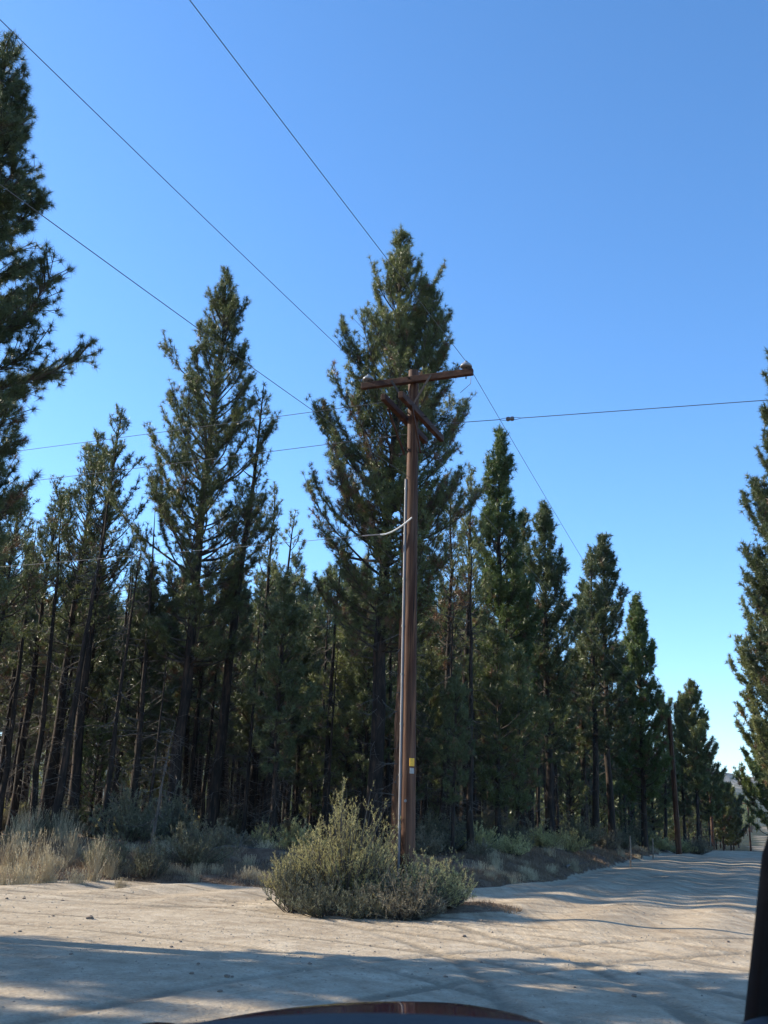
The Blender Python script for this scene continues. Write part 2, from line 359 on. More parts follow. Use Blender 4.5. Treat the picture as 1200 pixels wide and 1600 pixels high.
# ------------------------------------------------------------------ pines
def unit(v): return v / (np.linalg.norm(v) + 1e-9)
def make_pine(H, base, rmax, seed, dens=1.0, trunk_r=None, up=1.0, whorl=.42, per=4.5, tuft=.2, needles=18, pexp=.75, lean=(0, 0), brown=.03,
              mat=NEEDLE, bark=BARK, dead=1.0, nw=.017, fork=None, gaps=.0, irregular=.25, bare=False):
    """returns (trunk mesh object, crown mesh object) around the origin"""
    rng = np.random.default_rng(seed)
    trunk_r = trunk_r or H * .0125
    T = Soup(); C = Soup()
    # trunk
    n = 14; zs = np.linspace(-.4, H, n); wx = np.cumsum(rng.normal(0, .035 * H / 14, n)); wy = np.cumsum(rng.normal(0, .035 * H / 14, n))
    wx -= wx[1]; wy -= wy[1]
    cx = wx + lean[0] * np.clip(zs / H, 0, 1); cy = wy + lean[1] * np.clip(zs / H, 0, 1)
    rad = trunk_r * (1 - np.clip(zs / H, 0, 1) * .97) ** .8; rad[0] *= 1.35; rad[1] *= 1.08
    T.tube(np.stack([cx, cy, zs], 1), rad, k=9, wob=.12, rng=rng)
    def tp(z): return np.array([np.interp(z, zs, cx), np.interp(z, zs, cy), z])
    def tr_(z): return float(np.interp(z, zs, rad))
    # dead branches below the crown
    P0, P1, r0, r1 = [], [], [], []
    nd = int((base + .25 * (H - base)) * 3.6 * dead)
    for _ in range(nd):
        z = rng.uniform(.7 if H < 15 else 1.4, base + .3 * (H - base)); a = rng.uniform(0, 2 * PI); l = rng.uniform(.3, 1.15) * min(1.6, rmax * .7)
        p = tp(z); e = rng.uniform(-.5, .25); d = np.array([math.cos(a) * math.cos(e), math.sin(a) * math.cos(e), math.sin(e)])
        q = p
        for k in range(3):
            d = unit(d + np.array([rng.normal(0, .18), rng.normal(0, .18), rng.normal(-.08, .16)])); q2 = q + d * l / 3
            P0.append(q); P1.append(q2); r0.append(.018 - .005 * k); r1.append(.013 - .005 * k)
            for _k in range(2):
                if rng.random() < .75:
                    dd = unit(d + rng.normal(0, .7, 3)); P0.append(q2); P1.append(q2 + dd * rng.uniform(.12, .45)); r0.append(.006); r1.append(.003)
            q = q2
    if P0: T.segs(P0, P1, r0, r1, 1)
    # live branches
    TC, TD, TS, TB = [], [], [], []
    P0, P1, r0, r1 = [], [], [], []
    def branch(p, a, L, e0, f):
        k = 5; q = p.copy(); pts = [q]; side = rng.normal(0, .12)
        for i in range(k):
            e = e0 + (i / (k - 1)) * (.25 + .5 * (1 - f)) + rng.normal(0, .06)
            a2 = a + side * i
            q = q + np.array([math.cos(a2) * math.cos(e), math.sin(a2) * math.cos(e), math.sin(e)]) * L / k; pts.append(q)
        pts = np.array(pts); rb = .012 + .011 * L
        for i in range(k): P0.append(pts[i]); P1.append(pts[i + 1]); r0.append(rb * (1 - i / k) + .004); r1.append(rb * (1 - (i + 1) / k) + .004)
        d_end = unit(pts[-1] - pts[-2])
        TC.append(pts[-1]); TD.append(unit(d_end + np.array([0, 0, .5]))); TS.append(tuft * rng.uniform(.95, 1.2)); TB.append(0)
        nt_ = max(2, int(L * 10 * dens))
        for _ in range(nt_):
            t = rng.uniform(.28 if L > 1 else .1, 1) ** .8 * k; i = min(int(t), k - 1); b0 = pts[i] + (pts[i + 1] - pts[i]) * (t - i)
            d = unit(pts[i + 1] - pts[i]); sd = np.array([-d[1], d[0], 0]) * rng.choice([-1, 1])
            dd = unit(d * .75 + sd * rng.uniform(.3, 1.5) + np.array([0, 0, rng.uniform(-.15, .85)]) * up)
            l = rng.uniform(.15, .55) * (.6 + .25 * min(L, 2.5)); e = b0 + dd * l
            P0.append(b0); P1.append(e); r0.append(.009); r1.append(.006)
            br = rng.random() < brown * (2.5 if f < .35 else .4)
            up_d = unit(dd + np.array([0, 0, .6]))
            TC.append(e); TD.append(up_d); TS.append(tuft * rng.uniform(.8, 1.15)); TB.append(br)
            if l > .25 and rng.random() < .75:
                TC.append(b0 + dd * l * .6 + rng.normal(0, .03, 3)); TD.append(unit(up_d + rng.normal(0, .5, 3))); TS.append(tuft * rng.uniform(.7, 1)); TB.append(br)
            if l > .35 and rng.random() < .6:
                e2 = e - dd * l * .35 + unit(rng.normal(0, 1, 3) + dd) * .22
                P0.append(e - dd * l * .35); P1.append(e2); r0.append(.006); r1.append(.005)
                TC.append(e2); TD.append(unit(e2 - b0 + np.array([0, 0, .2]))); TS.append(tuft * rng.uniform(.8, 1)); TB.append(br)
    def crown(base, H, rmax, tpf, off=(0, 0)):
        z = base; lobes = rng.uniform(0, 2 * PI, 3)
        while z < H - .15:
            f = (z - base) / (H - base)         # 0 bottom .. 1 top
            prof = rmax * min(1.0, ((1 - f) * 1.75) ** pexp) * (.55 + .45 * min(1, f / .18)) * (1 + .18 * math.sin(z * 2.1 + seed))
            m = max(2, int(round(per * (1 if f < .9 else .8) + rng.normal(0, .7))))
            a0 = rng.uniform(0, 2 * PI)
            for j in range(m):
                if rng.random() < gaps: continue
                a = a0 + j * 2 * PI / m + rng.normal(0, .35); L = max(.18, prof * (1 + rng.normal(0, irregular)) + .05)
                e0 = (.08 + .9 * f ** .7) * up + rng.normal(0, .12)
                branch(tpf(z + rng.uniform(-.12, .12)), a, L, e0, f)
            z += whorl * rng.uniform(.7, 1.3) * (1.0 if f < .8 else .75)
        TC.append(tpf(H)); TD.append(np.array([0, 0, 1.])); TS.append(tuft * 1.2); TB.append(0)
        for _ in range(4): TC.append(tpf(H - rng.uniform(.1, .6)) + rng.normal(0, .05, 3)); TD.append(unit(rng.normal(0, .5, 3) + np.array([0, 0, .8]))); TS.append(tuft); TB.append(0)
    if not bare: crown(base, H, rmax, tp)
    if fork:
        fz, fH, fx, fy, fr = fork       # a second leader: start height, top, offset, radius
        fz0 = tp(fz); top = np.array([fz0[0] + fx, fz0[1] + fy, fH])
        def tf(z):
            t = np.clip((z - fz) / (fH - fz), 0, 1); s = 1 - (1 - t) ** 3
            return np.array([fz0[0] + fx * s, fz0[1] + fy * s, z])
        zz = np.linspace(fz, fH, 9); T.tube(np.array([tf(q) for q in zz]), np.linspace(tr_(fz) * .6, .02, 9), k=7)
        crown(fz + (fH - fz) * .3, fH, fr, tf)
    if P0: C.segs(P0, P1, r0, r1, 1)
    if TC:
        TC = np.array(TC); TD = np.array(TD); TS = np.array(TS); TB = np.array(TB)
        for bsel, mi in ((0, 0), (1, 2)):
            sel = TB == bsel
            if not sel.any(): continue
            c = np.repeat(TC[sel], needles, 0); d = np.repeat(TD[sel], needles, 0); s_ = np.repeat(TS[sel], needles)
            rv = rng.normal(size=c.shape); rv /= np.linalg.norm(rv, axis=1, keepdims=True)
            dn = d * rng.uniform(.0, .9, (len(c), 1)) + rv; dn /= np.linalg.norm(dn, axis=1, keepdims=True)
            b0 = c - d * rng.uniform(0, .45, (len(c), 1)) * s_[:, None]
            C.blades(b0, dn, s_ * rng.uniform(.55, 1.0, len(c)), nw * rng.uniform(.7, 1.4, len(c)), rng, mi)
    t = T.build('trunk', [bark, DEADTWIG], None, smooth=True)
    if bare: return t, None
    c = C.build('crown', [mat, TWIG, DEADN], None)
    return t, c
def pine_thing(mesh, x, y, rz=0.0, sc=1.0, label=None, group=None, cat='pine tree', sxy=None, tilt=(0, 0)):
    e = empty('pine_tree', (x, y, gz(x, y) - .05), rz, label, cat, group, sc)
    if sxy: e.scale = (sc * sxy, sc * sxy, sc)
    e.rotation_euler = (tilt[0], tilt[1], rz)
    for o in mesh:
        if o is None: continue
        if o.parent is None and not o.get('used'): o['used'] = 1; c = o
        else: c = o.copy(); COL.objects.link(c)
        c.parent = e
    return e
def clear_used():
    for o in bpy.data.objects:
        if 'used' in o: del o['used']

def px2(x, y, D):      # a direction read off the photograph turned into a place D metres ahead
    f = 1600.; th = math.atan(482 / 1600.); ro = R(2.0); a = x - 600; b = 800 - y
    a2 = a * math.cos(ro) - b * math.sin(ro); b2 = a * math.sin(ro) + b * math.cos(ro)
    up = b2 * math.cos(th) + f * math.sin(th); fw = f * math.cos(th) - b2 * math.sin(th)
    return a2 * D / fw, D, 1.5 + up * D / fw

# hero trees (top pixel, distance, crown base height, radius, label, ...)
def hero(px, py, D, base, rmax, seed, label, group='tall pines along the forest edge', **kw):
    x, y, z = px2(px, py, D); dx, dy = kw.pop('shift', (0, 0)); g = gz(x + dx, y + dy)
    H = z - g
    kw['lean'] = (-dx, -dy)
    kw.setdefault('mat', NEEDLE)
    pr = make_pine(H, base, rmax, seed, **kw)
    return pine_thing(pr, x + dx, y + dy, 0, 1, label, group)
hero(17, 74, 14.0, 2.8, 1.45, 11, 'large near pine at the left edge, its dark ragged branches filling the upper left', 'near pines left of the sandy clearing', up=.55, tuft=.15, needles=80, nw=.0055, dens=2.4, whorl=.28, per=5.8, irregular=.2, mat=NEEDLE_DARK, pexp=.8, trunk_r=.25, shift=(-.5, 0))
hero(362, 412, 33, 5.5, 2.6, 21, 'tallest open-crowned pine left of the utility pole with one sharp spire', tuft=.21, needles=34, nw=.011, pexp=.95, dens=1.15, per=5.2, irregular=.16, trunk_r=.21, shift=(-.4, 0), whorl=.4)
hero(625, 366, 32, 6.0, 2.95, 33, 'tallest pine of all, double-topped, rising directly behind the utility pole', tuft=.21, needles=36, nw=.011, pexp=.85, dens=1.2, per=5.8, irregular=.2, fork=(12.5, 19.0, 1.15, .2, 1.15), trunk_r=.25, brown=.10, shift=(-.25, 0), whorl=.38)
hero(785, 668, 40, 3.8, 1.5, 41, 'dense bright green narrow pine just right of the utility pole', tuft=.25, needles=22, dens=1.5, per=5.6, pexp=.75, irregular=.15, mat=NEEDLE_BRIGHT, nw=.022)
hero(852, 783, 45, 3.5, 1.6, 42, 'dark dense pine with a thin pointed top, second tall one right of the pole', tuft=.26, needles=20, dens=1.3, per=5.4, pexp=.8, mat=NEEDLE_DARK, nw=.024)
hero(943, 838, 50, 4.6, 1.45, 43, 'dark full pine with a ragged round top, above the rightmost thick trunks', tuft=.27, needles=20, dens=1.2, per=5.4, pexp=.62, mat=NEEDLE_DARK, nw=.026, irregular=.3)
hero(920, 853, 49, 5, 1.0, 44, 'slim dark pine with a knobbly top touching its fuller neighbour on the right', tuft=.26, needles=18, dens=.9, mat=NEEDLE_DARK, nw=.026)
hero(993, 928, 58, 2.6, 1.65, 45, 'pale olive cone-shaped pine beside the road before the second utility pole', tuft=.27, needles=22, dens=1.4, per=5.6, pexp=.85, mat=NEEDLE_BRIGHT, nw=.03, dead=1.4)
hero(420, 598, 34, 7.5, 1.0, 46, 'skinny see-through pine leaning right beside the tall open-crowned one', tuft=.2, dens=.7, per=3.2, gaps=.15, shift=(-.9, .0), irregular=.3)
hero(200, 632, 34, 6.5, 1.45, 47, 'slender pine with a small dark tuft on its bare tip', tuft=.2, dens=.9, per=4.0, irregular=.35, pexp=.9, shift=(-.3, 0))
hero(150, 680, 35, 6.0, 1.5, 48, 'round-topped slender pine second from the big left one', tuft=.2, dens=1.0, per=4.2, irregular=.35, pexp=.7, shift=(-.3, .3))
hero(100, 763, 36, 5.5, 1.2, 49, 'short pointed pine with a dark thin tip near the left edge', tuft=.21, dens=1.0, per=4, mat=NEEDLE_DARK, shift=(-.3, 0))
hero(38, 760, 33, 5.0, 1.4, 50, 'pale airy pine under the big left pine\'s lowest branches', tuft=.2, dens=.9, per=4, irregular=.3, shift=(-.3, 0))
hero(460, 795, 36, 7.0, .75, 51, 'thin pole-like pine with small tufts standing in the sky gap left of the pole', tuft=.19, dens=.6, per=3, gaps=.2, shift=(-.4, 0))
hero(428, 762, 40, 6.0, .8, 52, 'small slim pine top peeping out right of the leaning skinny one', tuft=.2, dens=.7, per=3.4)
hero(730, 733, 38, 5.5, .95, 53, 'slim pine spire between the utility pole and the dense bright pine', tuft=.22, dens=1.0, per=4, pexp=.6)
hero(700, 765, 36, 6, .9, 54, 'brown-tinged narrow pine just right of the utility pole', tuft=.21, dens=.9, per=4, brown=.25)
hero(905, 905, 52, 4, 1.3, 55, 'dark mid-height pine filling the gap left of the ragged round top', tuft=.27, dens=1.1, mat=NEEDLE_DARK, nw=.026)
hero(1030, 1088, 72, 2.5, 1.1, 56, 'pale thin-topped pine just left of the second utility pole', tuft=.3, dens=1.1, nw=.035, group='pines beside the road near the second pole')
hero(1078, 1063, 78, 4.0, 1.8, 57, 'broad multi-topped pine behind the second utility pole', tuft=.32, dens=1.2, per=5.4, pexp=.85, nw=.036, fork=(5, 11.0, -.8, 0, .8), group='pines beside the road near the second pole')
hero(1103, 1175, 98, 3.0, 1.7, 58, 'pine with an outward hooked top left of the third utility pole', tuft=.36, dens=1.1, nw=.045, group='pines beside the road near the second pole')
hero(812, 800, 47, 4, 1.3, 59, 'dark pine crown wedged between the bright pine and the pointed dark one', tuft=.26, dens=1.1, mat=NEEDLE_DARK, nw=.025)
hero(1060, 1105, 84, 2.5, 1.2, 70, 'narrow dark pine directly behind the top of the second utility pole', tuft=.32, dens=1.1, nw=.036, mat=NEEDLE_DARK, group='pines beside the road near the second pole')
hero(1124, 1212, 128, 2.0, 2.0, 71, 'small conical pine just right of the third utility pole', tuft=.45, dens=.9, nw=.06, group='pines beside the road near the second pole')
hero(1141, 1238, 150, 1.5, 2.0, 72, 'tiny dark pine at the end of the row where the road narrows', tuft=.5, dens=.8, nw=.07, mat=NEEDLE_DARK, group='pines beside the road near the second pole')
# right-hand side of the road
hero(1226, 560, 34, 2.4, 2.2, 61, 'big full pine at the right edge of the photo with ragged outstretched branches', 'pines right of the road', tuft=.24, needles=24, dens=1.5, per=5.8, whorl=.36, pexp=.6, irregular=.3, mat=NEEDLE_DARK, nw=.02, trunk_r=.3)
hero(1212, 900, 52, 2.0, 2.6, 62, 'lower bushy pine right of the road behind the big right-edge pine', 'pines right of the road', tuft=.28, dens=1.2, nw=.03, irregular=.35)
hero(1196, 1130, 80, 1.2, 2.6, 63, 'yellow-green bushy pine right of the road where it narrows', 'pines right of the road', tuft=.33, dens=1.2, nw=.04, mat=NEEDLE_BRIGHT)

# kinds for the rest of the wood
KIND = []
for i, (H, base, r, kw) in enumerate([
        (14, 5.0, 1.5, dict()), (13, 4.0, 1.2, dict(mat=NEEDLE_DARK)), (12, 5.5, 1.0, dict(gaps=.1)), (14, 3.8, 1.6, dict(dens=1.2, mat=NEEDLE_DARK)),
        (11, 3.0, 1.3, dict(mat=NEEDLE_DARK, dens=1.1)), (13, 6.0, 1.3, dict(brown=.15, mat=NEEDLE_DARK)), (8, 1.5, 1.3, dict(dens=1.0)), (12, 4.5, 1.4, dict(irregular=.4))]):  # darker needles on some kinds put the wood's inner shade into their colour
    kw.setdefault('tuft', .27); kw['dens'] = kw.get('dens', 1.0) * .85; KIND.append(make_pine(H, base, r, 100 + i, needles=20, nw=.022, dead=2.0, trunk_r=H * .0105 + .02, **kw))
BARE = [make_pine(9 + i, 8, 1.4, 130 + i, bare=True, dead=1.6, trunk_r=.09 + .02 * i, bark=BARK) for i in range(3)]
YOUNG = [make_pine(4.2, .7, 1.0, 140 + i, needles=16, nw=.022, tuft=.2, dead=.4, trunk_r=.05, mat=(NEEDLE_BRIGHT, NEEDLE)[i]) for i in range(2)]
kindH = [14, 13, 12, 14, 11, 13, 8, 12]
rnd = random.Random(5)
taken = [(o.location.x, o.location.y) for o in bpy.data.objects if o.name.startswith('pine_tree')]
def free(x, y, r): return all((x - a) ** 2 + (y - b) ** 2 > r * r for a, b in taken)
def elev_to_H(x, y, deg): return 1.5 + math.hypot(x, y) * math.tan(R(deg)) - gz(x, y)
cnt = 0
for _ in range(60000):
    if cnt >= 205: break
    y = 31.5 + 75 * rnd.random() ** 1.15
    xl = -.40 * y - 1.5; xe = float(np.interp(y, EDGE[8:, 1], EDGE[8:, 0])) - 2.6 - (.05 * (y - 40) if y > 40 else 0)
    x = rnd.uniform(xl, min(xe, .33 * y))
    front = y < 42
    if not free(x, y, 1.7 if front else 2.2): continue
    if y < 33.5 and rnd.random() < .5: continue
    taken.append((x, y)); cnt += 1
    az = math.degrees(math.atan2(x, y))
    emax = 15.0 if az < 2 else (13.5 if az < 8 else 10.5)
    H = elev_to_H(x, y, rnd.uniform(emax * .55, emax * .97)); H = min(H, 21)
    k = rnd.choice([0, 1, 2, 3, 4, 5, 7]) if H > 8 else rnd.choice([4, 6]);
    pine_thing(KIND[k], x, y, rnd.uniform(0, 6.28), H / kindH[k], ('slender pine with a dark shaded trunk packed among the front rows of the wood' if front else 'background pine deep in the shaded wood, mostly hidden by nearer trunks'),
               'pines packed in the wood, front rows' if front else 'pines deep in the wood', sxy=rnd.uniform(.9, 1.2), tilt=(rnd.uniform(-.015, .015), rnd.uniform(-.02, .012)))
cnt = 0
for _ in range(5000):       # bare standing poles between them
    if cnt >= 110: break
    y = rnd.uniform(31, 62); x = rnd.uniform(-.39 * y, min(float(np.interp(y, EDGE[8:, 1], EDGE[8:, 0])) - 2.4, .3 * y))
    if not free(x, y, .8): continue
    taken.append((x, y)); cnt += 1
    t = pine_thing(BARE[cnt % 3], x, y, rnd.uniform(0, 6.28), rnd.uniform(.6, 1.1), 'thin dead pine stem bristling with bare twigs inside the dark wood', 'dead stems in the wood', cat='dead tree', tilt=(rnd.uniform(-.03, .03), rnd.uniform(-.035, .025)))
    t.name = 'dead_tree'
for i, (x, y, s) in enumerate([(-1.6, 38, 1.1), (-2.6, 44, 1.3), (5.6, 43, 1.0), (9.2, 50, 1.0), (-9.5, 36, .9), (2.6, 41, .9), (15.6, 66, .9), (12.2, 57, .9)]):
    lab = ['young bright green pine in a sunlit gap left of the utility pole', 'young pine growing in shade behind the sunlit young one', 'young pine under the dense bright pine', 'young pine near the road under the ragged round-topped pine',
           'young pine low in the left part of the wood', 'young pine right behind the utility pole', 'small young pine by the road near the second utility pole', 'small young pine under the pale cone-shaped one'][i]
    t = pine_thing(YOUNG[i % 2], x, y, i, s, lab, 'young pines under the tall ones'); t.name = 'young_pine'
# along the far road, both sides
for i in range(46):
    side = i % 2; v = 84 + 11 * (i // 2) + rnd.uniform(-3, 3)
    ex = float(np.interp(v, (EDGE if not side else EDGE2)[3:, 1], (EDGE if not side else EDGE2)[3:, 0]))
    x = ex + (rnd.uniform(3.5, 10) if side else -rnd.uniform(3, 9)); k = rnd.choice([0, 1, 3, 4, 6])
    H = rnd.uniform(7.5, 11.5) if not side else rnd.uniform(6, 12)
    pine_thing(KIND[k], x, v, rnd.uniform(0, 6), H / kindH[k], 'small distant pine in the row left of the far road' if not side else 'small distant pine in the row right of the far road', 'distant pines left of the far road' if not side else 'distant pines right of the far road', sxy=1.5)
# off to the left: they shade the clearing and the verge
offs = [(-10.5, 10.8), (-13.2, 14.4), (-16.5, 11.8), (-18.5, 16.2), (-22, 13), (-9.2, 6.6), (-26, 18.5), (-14, 7.2), (-31, 17), (-20, 8), (-12, 3.5), (-24, 6), (-36, 20), (-29, 11), (-17, 4),
        (-15.5, 29.9), (-18.5, 31.5), (-21.5, 31.9), (-25, 34.4), (-29, 35.8), (-33, 37.3), (-17, 33), (-22.5, 34.5), (-38, 39)]
for i, (x, y) in enumerate(offs):
    k = [2, 7, 4, 1][i % 4]; H = rnd.uniform(12, 16) if y < 25 else rnd.uniform(11, 15)
    pine_thing(KIND[k], x, y, rnd.uniform(0, 6), H / kindH[k], 'pine standing outside the left edge whose shadow falls across the sand' if y < 25 else 'pine at the wood\'s edge outside the left of the photo', 'near pines left of the sandy clearing' if y < 25 else 'pines packed in the wood, front rows', sxy=1.04 if y < 25 else 1.25)
def distant_wood():
    rng = np.random.default_rng(9); s = Soup(); pts = []
    while len(pts) < 900:
        v = rng.uniform(100, 330) if len(pts) < 480 else rng.uniform(110, 950)
        exl = float(np.interp(v, EDGE[3:, 1], EDGE[3:, 0])); exr = float(np.interp(v, EDGE2[3:, 1], EDGE2[3:, 0]))
        x = exl - 7 - abs(rng.normal(0, 60 if len(pts) < 480 else 22)) if rng.random() < .74 else exr + 6 + abs(rng.normal(0, 22))
        pts.append((x, v))
    pts = np.array(pts); g = height(pts[:, 0], pts[:, 1])
    for (x, y), z in zip(pts, g):
        H = rng.uniform(8, 14) * (1 + (y - 100) / 900); r = rng.uniform(1.2, 2.0) * 1.1; n = 330
        s.segs([(x, y, z - .3)], [(x, y, z + H)], .2, .03, 1, 5)
        t = rng.random(n) ** .8; zz = H * (.18 + .8 * t); rr = r * np.minimum(1, (1 - t) * 2.2 + .08) * np.sqrt(rng.random(n)) * (1 + .3 * np.sin(zz * 3 + x)); a = rng.uniform(0, 2 * PI, n)
        C = np.stack([x + np.cos(a) * rr, y + np.sin(a) * rr, z + zz], 1); d = rng.normal(0, .6, (n, 3)) + np.stack([np.cos(a), np.sin(a), np.full(n, .5)], 1); d /= np.linalg.norm(d, axis=1, keepdims=True)
        s.blades(C, d, rng.uniform(.5, .9, n), .28, rng, 0)
    o = s.build('distant_wood', [NEEDLE, BARK]); tag(o, 'far-off mass of pines closing the view behind the near wood', 'woodland', kind='stuff')
distant_wood()
# orange-lit trunk and pale snag
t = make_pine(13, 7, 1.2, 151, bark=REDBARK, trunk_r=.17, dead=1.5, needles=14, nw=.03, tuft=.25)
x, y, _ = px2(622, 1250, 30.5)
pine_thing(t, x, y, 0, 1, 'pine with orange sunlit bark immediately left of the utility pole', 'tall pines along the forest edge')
t = make_pine(3.4, 3, .8, 152, bare=True, trunk_r=.05, dead=2.2, bark=DEADTWIG, lean=(.35, 0))
x, y, _ = px2(238, 1290, 27.5)
o = pine_thing(t, x, y, 0, 1, 'small pale dead snag leaning among the shrubs at the left forest edge', cat='dead tree'); o.name = 'dead_snag'
clear_used()

# ------------------------------------------------------------------ shrubs, grass
def make_shrub(Rr, H, seed, stems=150, leaf=SAGE, upright=.8, ll=.05, lw=.010, sub=7, per=13, sag=0.0):
    rng = np.random.default_rng(seed); s = Soup(); P0, P1, r0, r1 = [], [], [], []; B, D = [], []
    s2 = Soup()
    for i in range(stems):
        a = rng.uniform(0, 2 * PI); q = math.sqrt(rng.random()); hh = H * (1 - .6 * q ** 2.2) * rng.uniform(.62, 1.08) * (1 + .2 * math.sin(a * 3 + seed)); rr = Rr * q * (1 + .22 * math.sin(a * 2 + seed * 2))
        end = np.array([math.cos(a) * rr, math.sin(a) * rr, hh]); b0 = np.array([math.cos(a), math.sin(a), 0]) * rr * .25 * rng.random(); mid = b0 * .4 + end * .55 + np.array([0, 0, -.12 * hh * (q)]) + rng.normal(0, .05, 3) * H
        prev = b0; n = 6
        for k in range(1, n + 1):
            t = k / n; p = b0 * (1 - t) ** 2 + mid * 2 * t * (1 - t) + end * t * t
            P0.append(prev); P1.append(p); r0.append(.012 * (1 - .8 * (k - 1) / n) * H); r1.append(.012 * (1 - .8 * k / n) * H)
            d = unit(p - prev)
            if t > .3:
                for _ in range(max(1, int(sub / 4 + rng.random()))):
                    dd = unit(d * .5 + rng.normal(0, .45, 3) + np.array([0, 0, upright])); l = rng.uniform(.10, .30) * H * .6; e = p + dd * l
                    P0.append(p); P1.append(e); r0.append(.004); r1.append(.002)
                    tt = rng.random((per, 1)); B.append(p + (e - p) * tt); dl = dd + rng.normal(0, .55, (per, 3)); D.append(dl / np.linalg.norm(dl, axis=1, keepdims=True))
            prev = p
    s.segs(P0, P1, r0, r1, 0)
    B = np.concatenate(B); D = np.concatenate(D); s2.blades(B, D, ll * rng.uniform(.6, 1.3, len(B)), lw * rng.uniform(.7, 1.3, len(B)), rng)
    return s.build('stems', DEADTWIG), s2.build('foliage', leaf)
def plant(mesh, x, y, rz, sc, label, group, name='sagebrush_shrub', cat='shrub', z=0.0, sxyz=None):
    e = pine_thing(mesh, x, y, rz, sc, label, group, cat); e.name = name
    if sxyz: e.scale = sxyz
    e.location.z += z
    return e
HEROB = [make_shrub(1.0, 1.75, 1, 230, SAGE, .9, .055, .011), make_shrub(1.15, 1.05, 2, 230, SAGE, .5, .05, .011), make_shrub(.5, .95, 3, 90, SAGE_GREY, 1.1, .05, .012), make_shrub(.8, .7, 4, 130, SAGE_GREY, 1.0, .05, .010), make_shrub(.7, 1.15, 5, 120, SAGE, .7, .05, .011), make_shrub(1.0, .9, 6, 170, SAGE_BROWN, .3, .045, .010)]
KB = 'sagebrush clump around the foot of the utility pole'
def gp(px, py, z=0.0):       # ground place for a pixel of the photograph
    x, y, zz = px2(px, py, 1.0); k = (z - 1.5) / (zz - 1.5); return x * k, k
bushes = [(0, -.40, 18.9, .95, 'tallest yellow-green sagebrush left of the utility pole base'), (1, .72, 18.6, .78, 'low wide sagebrush spreading right of the utility pole base'),
          (2, -1.30, 18.6, .95, 'small upright grey-green shrub at the left end of the clump'), (3, -.75, 17.9, .85, 'low grey-green shrub at the front left of the clump'),
          (5, .55, 18.0, .9, 'dark tangled low sagebrush in front of the utility pole'), (4, -1.45, 20.6, .8, 'sagebrush standing behind the left end of the clump'),
          (4, 1.35, 18.8, .70, 'straggly pale sagebrush at the right end of the clump'), (1, .1, 20.1, .85, 'sagebrush right behind the utility pole base'), (3, -.1, 17.75, .7, 'small leafy shrub at the front middle of the clump')]
for k, x, y, sc, lab in bushes: plant(HEROB[k], x, y, k * 1.3, sc, lab, KB)
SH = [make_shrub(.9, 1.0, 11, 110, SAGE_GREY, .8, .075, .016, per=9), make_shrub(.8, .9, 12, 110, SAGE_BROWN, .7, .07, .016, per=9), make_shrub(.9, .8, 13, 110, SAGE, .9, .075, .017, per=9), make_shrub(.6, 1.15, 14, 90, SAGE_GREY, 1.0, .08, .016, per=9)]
row = [(20, 1368, .7, 3), (75, 1360, .8, 0), (130, 1345, 1.25, 3), (165, 1365, .9, 0), (200, 1350, 1.3, 0), (232, 1368, .9, 3), (262, 1352, 1.25, 3), (300, 1366, 1.0, 0), (330, 1362, .9, 1), (180, 1335, 1.2, 2), (290, 1338, 1.3, 2), (45, 1340, 1.1, 0), (95, 1335, 1.2, 1), (355, 1358, .8, 1), (385, 1356, .6, 1), (240, 1330, 1.3, 0), (10, 1335, 1.2, 2), (345, 1340, 1.0, 0)]
for i, (px, py, s, k) in enumerate(row):
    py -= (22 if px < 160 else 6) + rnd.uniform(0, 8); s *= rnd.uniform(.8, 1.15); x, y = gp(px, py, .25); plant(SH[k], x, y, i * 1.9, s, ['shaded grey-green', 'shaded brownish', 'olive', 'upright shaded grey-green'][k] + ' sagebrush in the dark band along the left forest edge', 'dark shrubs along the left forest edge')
row = [(780, 1345, 1.2, 0), (742, 1350, 1.0, 2), (800, 1352, .8, 2), (850, 1345, .9, 2), (905, 1340, 1.2, 0), (885, 1345, 1.0, 2), (940, 1338, 1.1, 1), (970, 1335, 1.0, 0), (450, 1345, 1.1, 2), (1010, 1330, 1.1, 2), (1030, 1328, 1.0, 2), (1062, 1322, 1.0, 2), (1088, 1320, 1.1, 1), (765, 1340, 1.3, 3), (830, 1338, 1.2, 1), (1000, 1322, 1.3, 0), (710, 1348, 1.0, 0), (680, 1350, 1.1, 0)]
for i, (px, py, s, k) in enumerate(row):
    x, y = gp(px, py, .3); y_ = min(y, 62); x *= y_ / y
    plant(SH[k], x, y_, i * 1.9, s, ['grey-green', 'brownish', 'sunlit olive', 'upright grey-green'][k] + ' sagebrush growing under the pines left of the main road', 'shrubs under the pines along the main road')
# undergrowth inside the wood
for i in range(70):
    y = rnd.uniform(30, 60); x = rnd.uniform(-.4 * y, min(float(np.interp(y, EDGE[8:, 1], EDGE[8:, 0])) - 1.5, .3 * y))
    plant(SH[rnd.choice([0, 1, 3])], x, y, i, rnd.uniform(.5, 1.0), 'dim low shrub on the shaded floor deep among the trunks', 'undergrowth shrubs inside the wood')
for i in range(26):
    v = 30 + 5 * i + rnd.uniform(-2, 2); ex = float(np.interp(v, EDGE2[:, 1], EDGE2[:, 0])); 
    plant(SH[rnd.choice([0, 1, 2])], ex + rnd.uniform(1.6, 5), v, i, rnd.uniform(.5, .9), 'low shrub on the bank right of the main road', 'shrubs right of the main road')

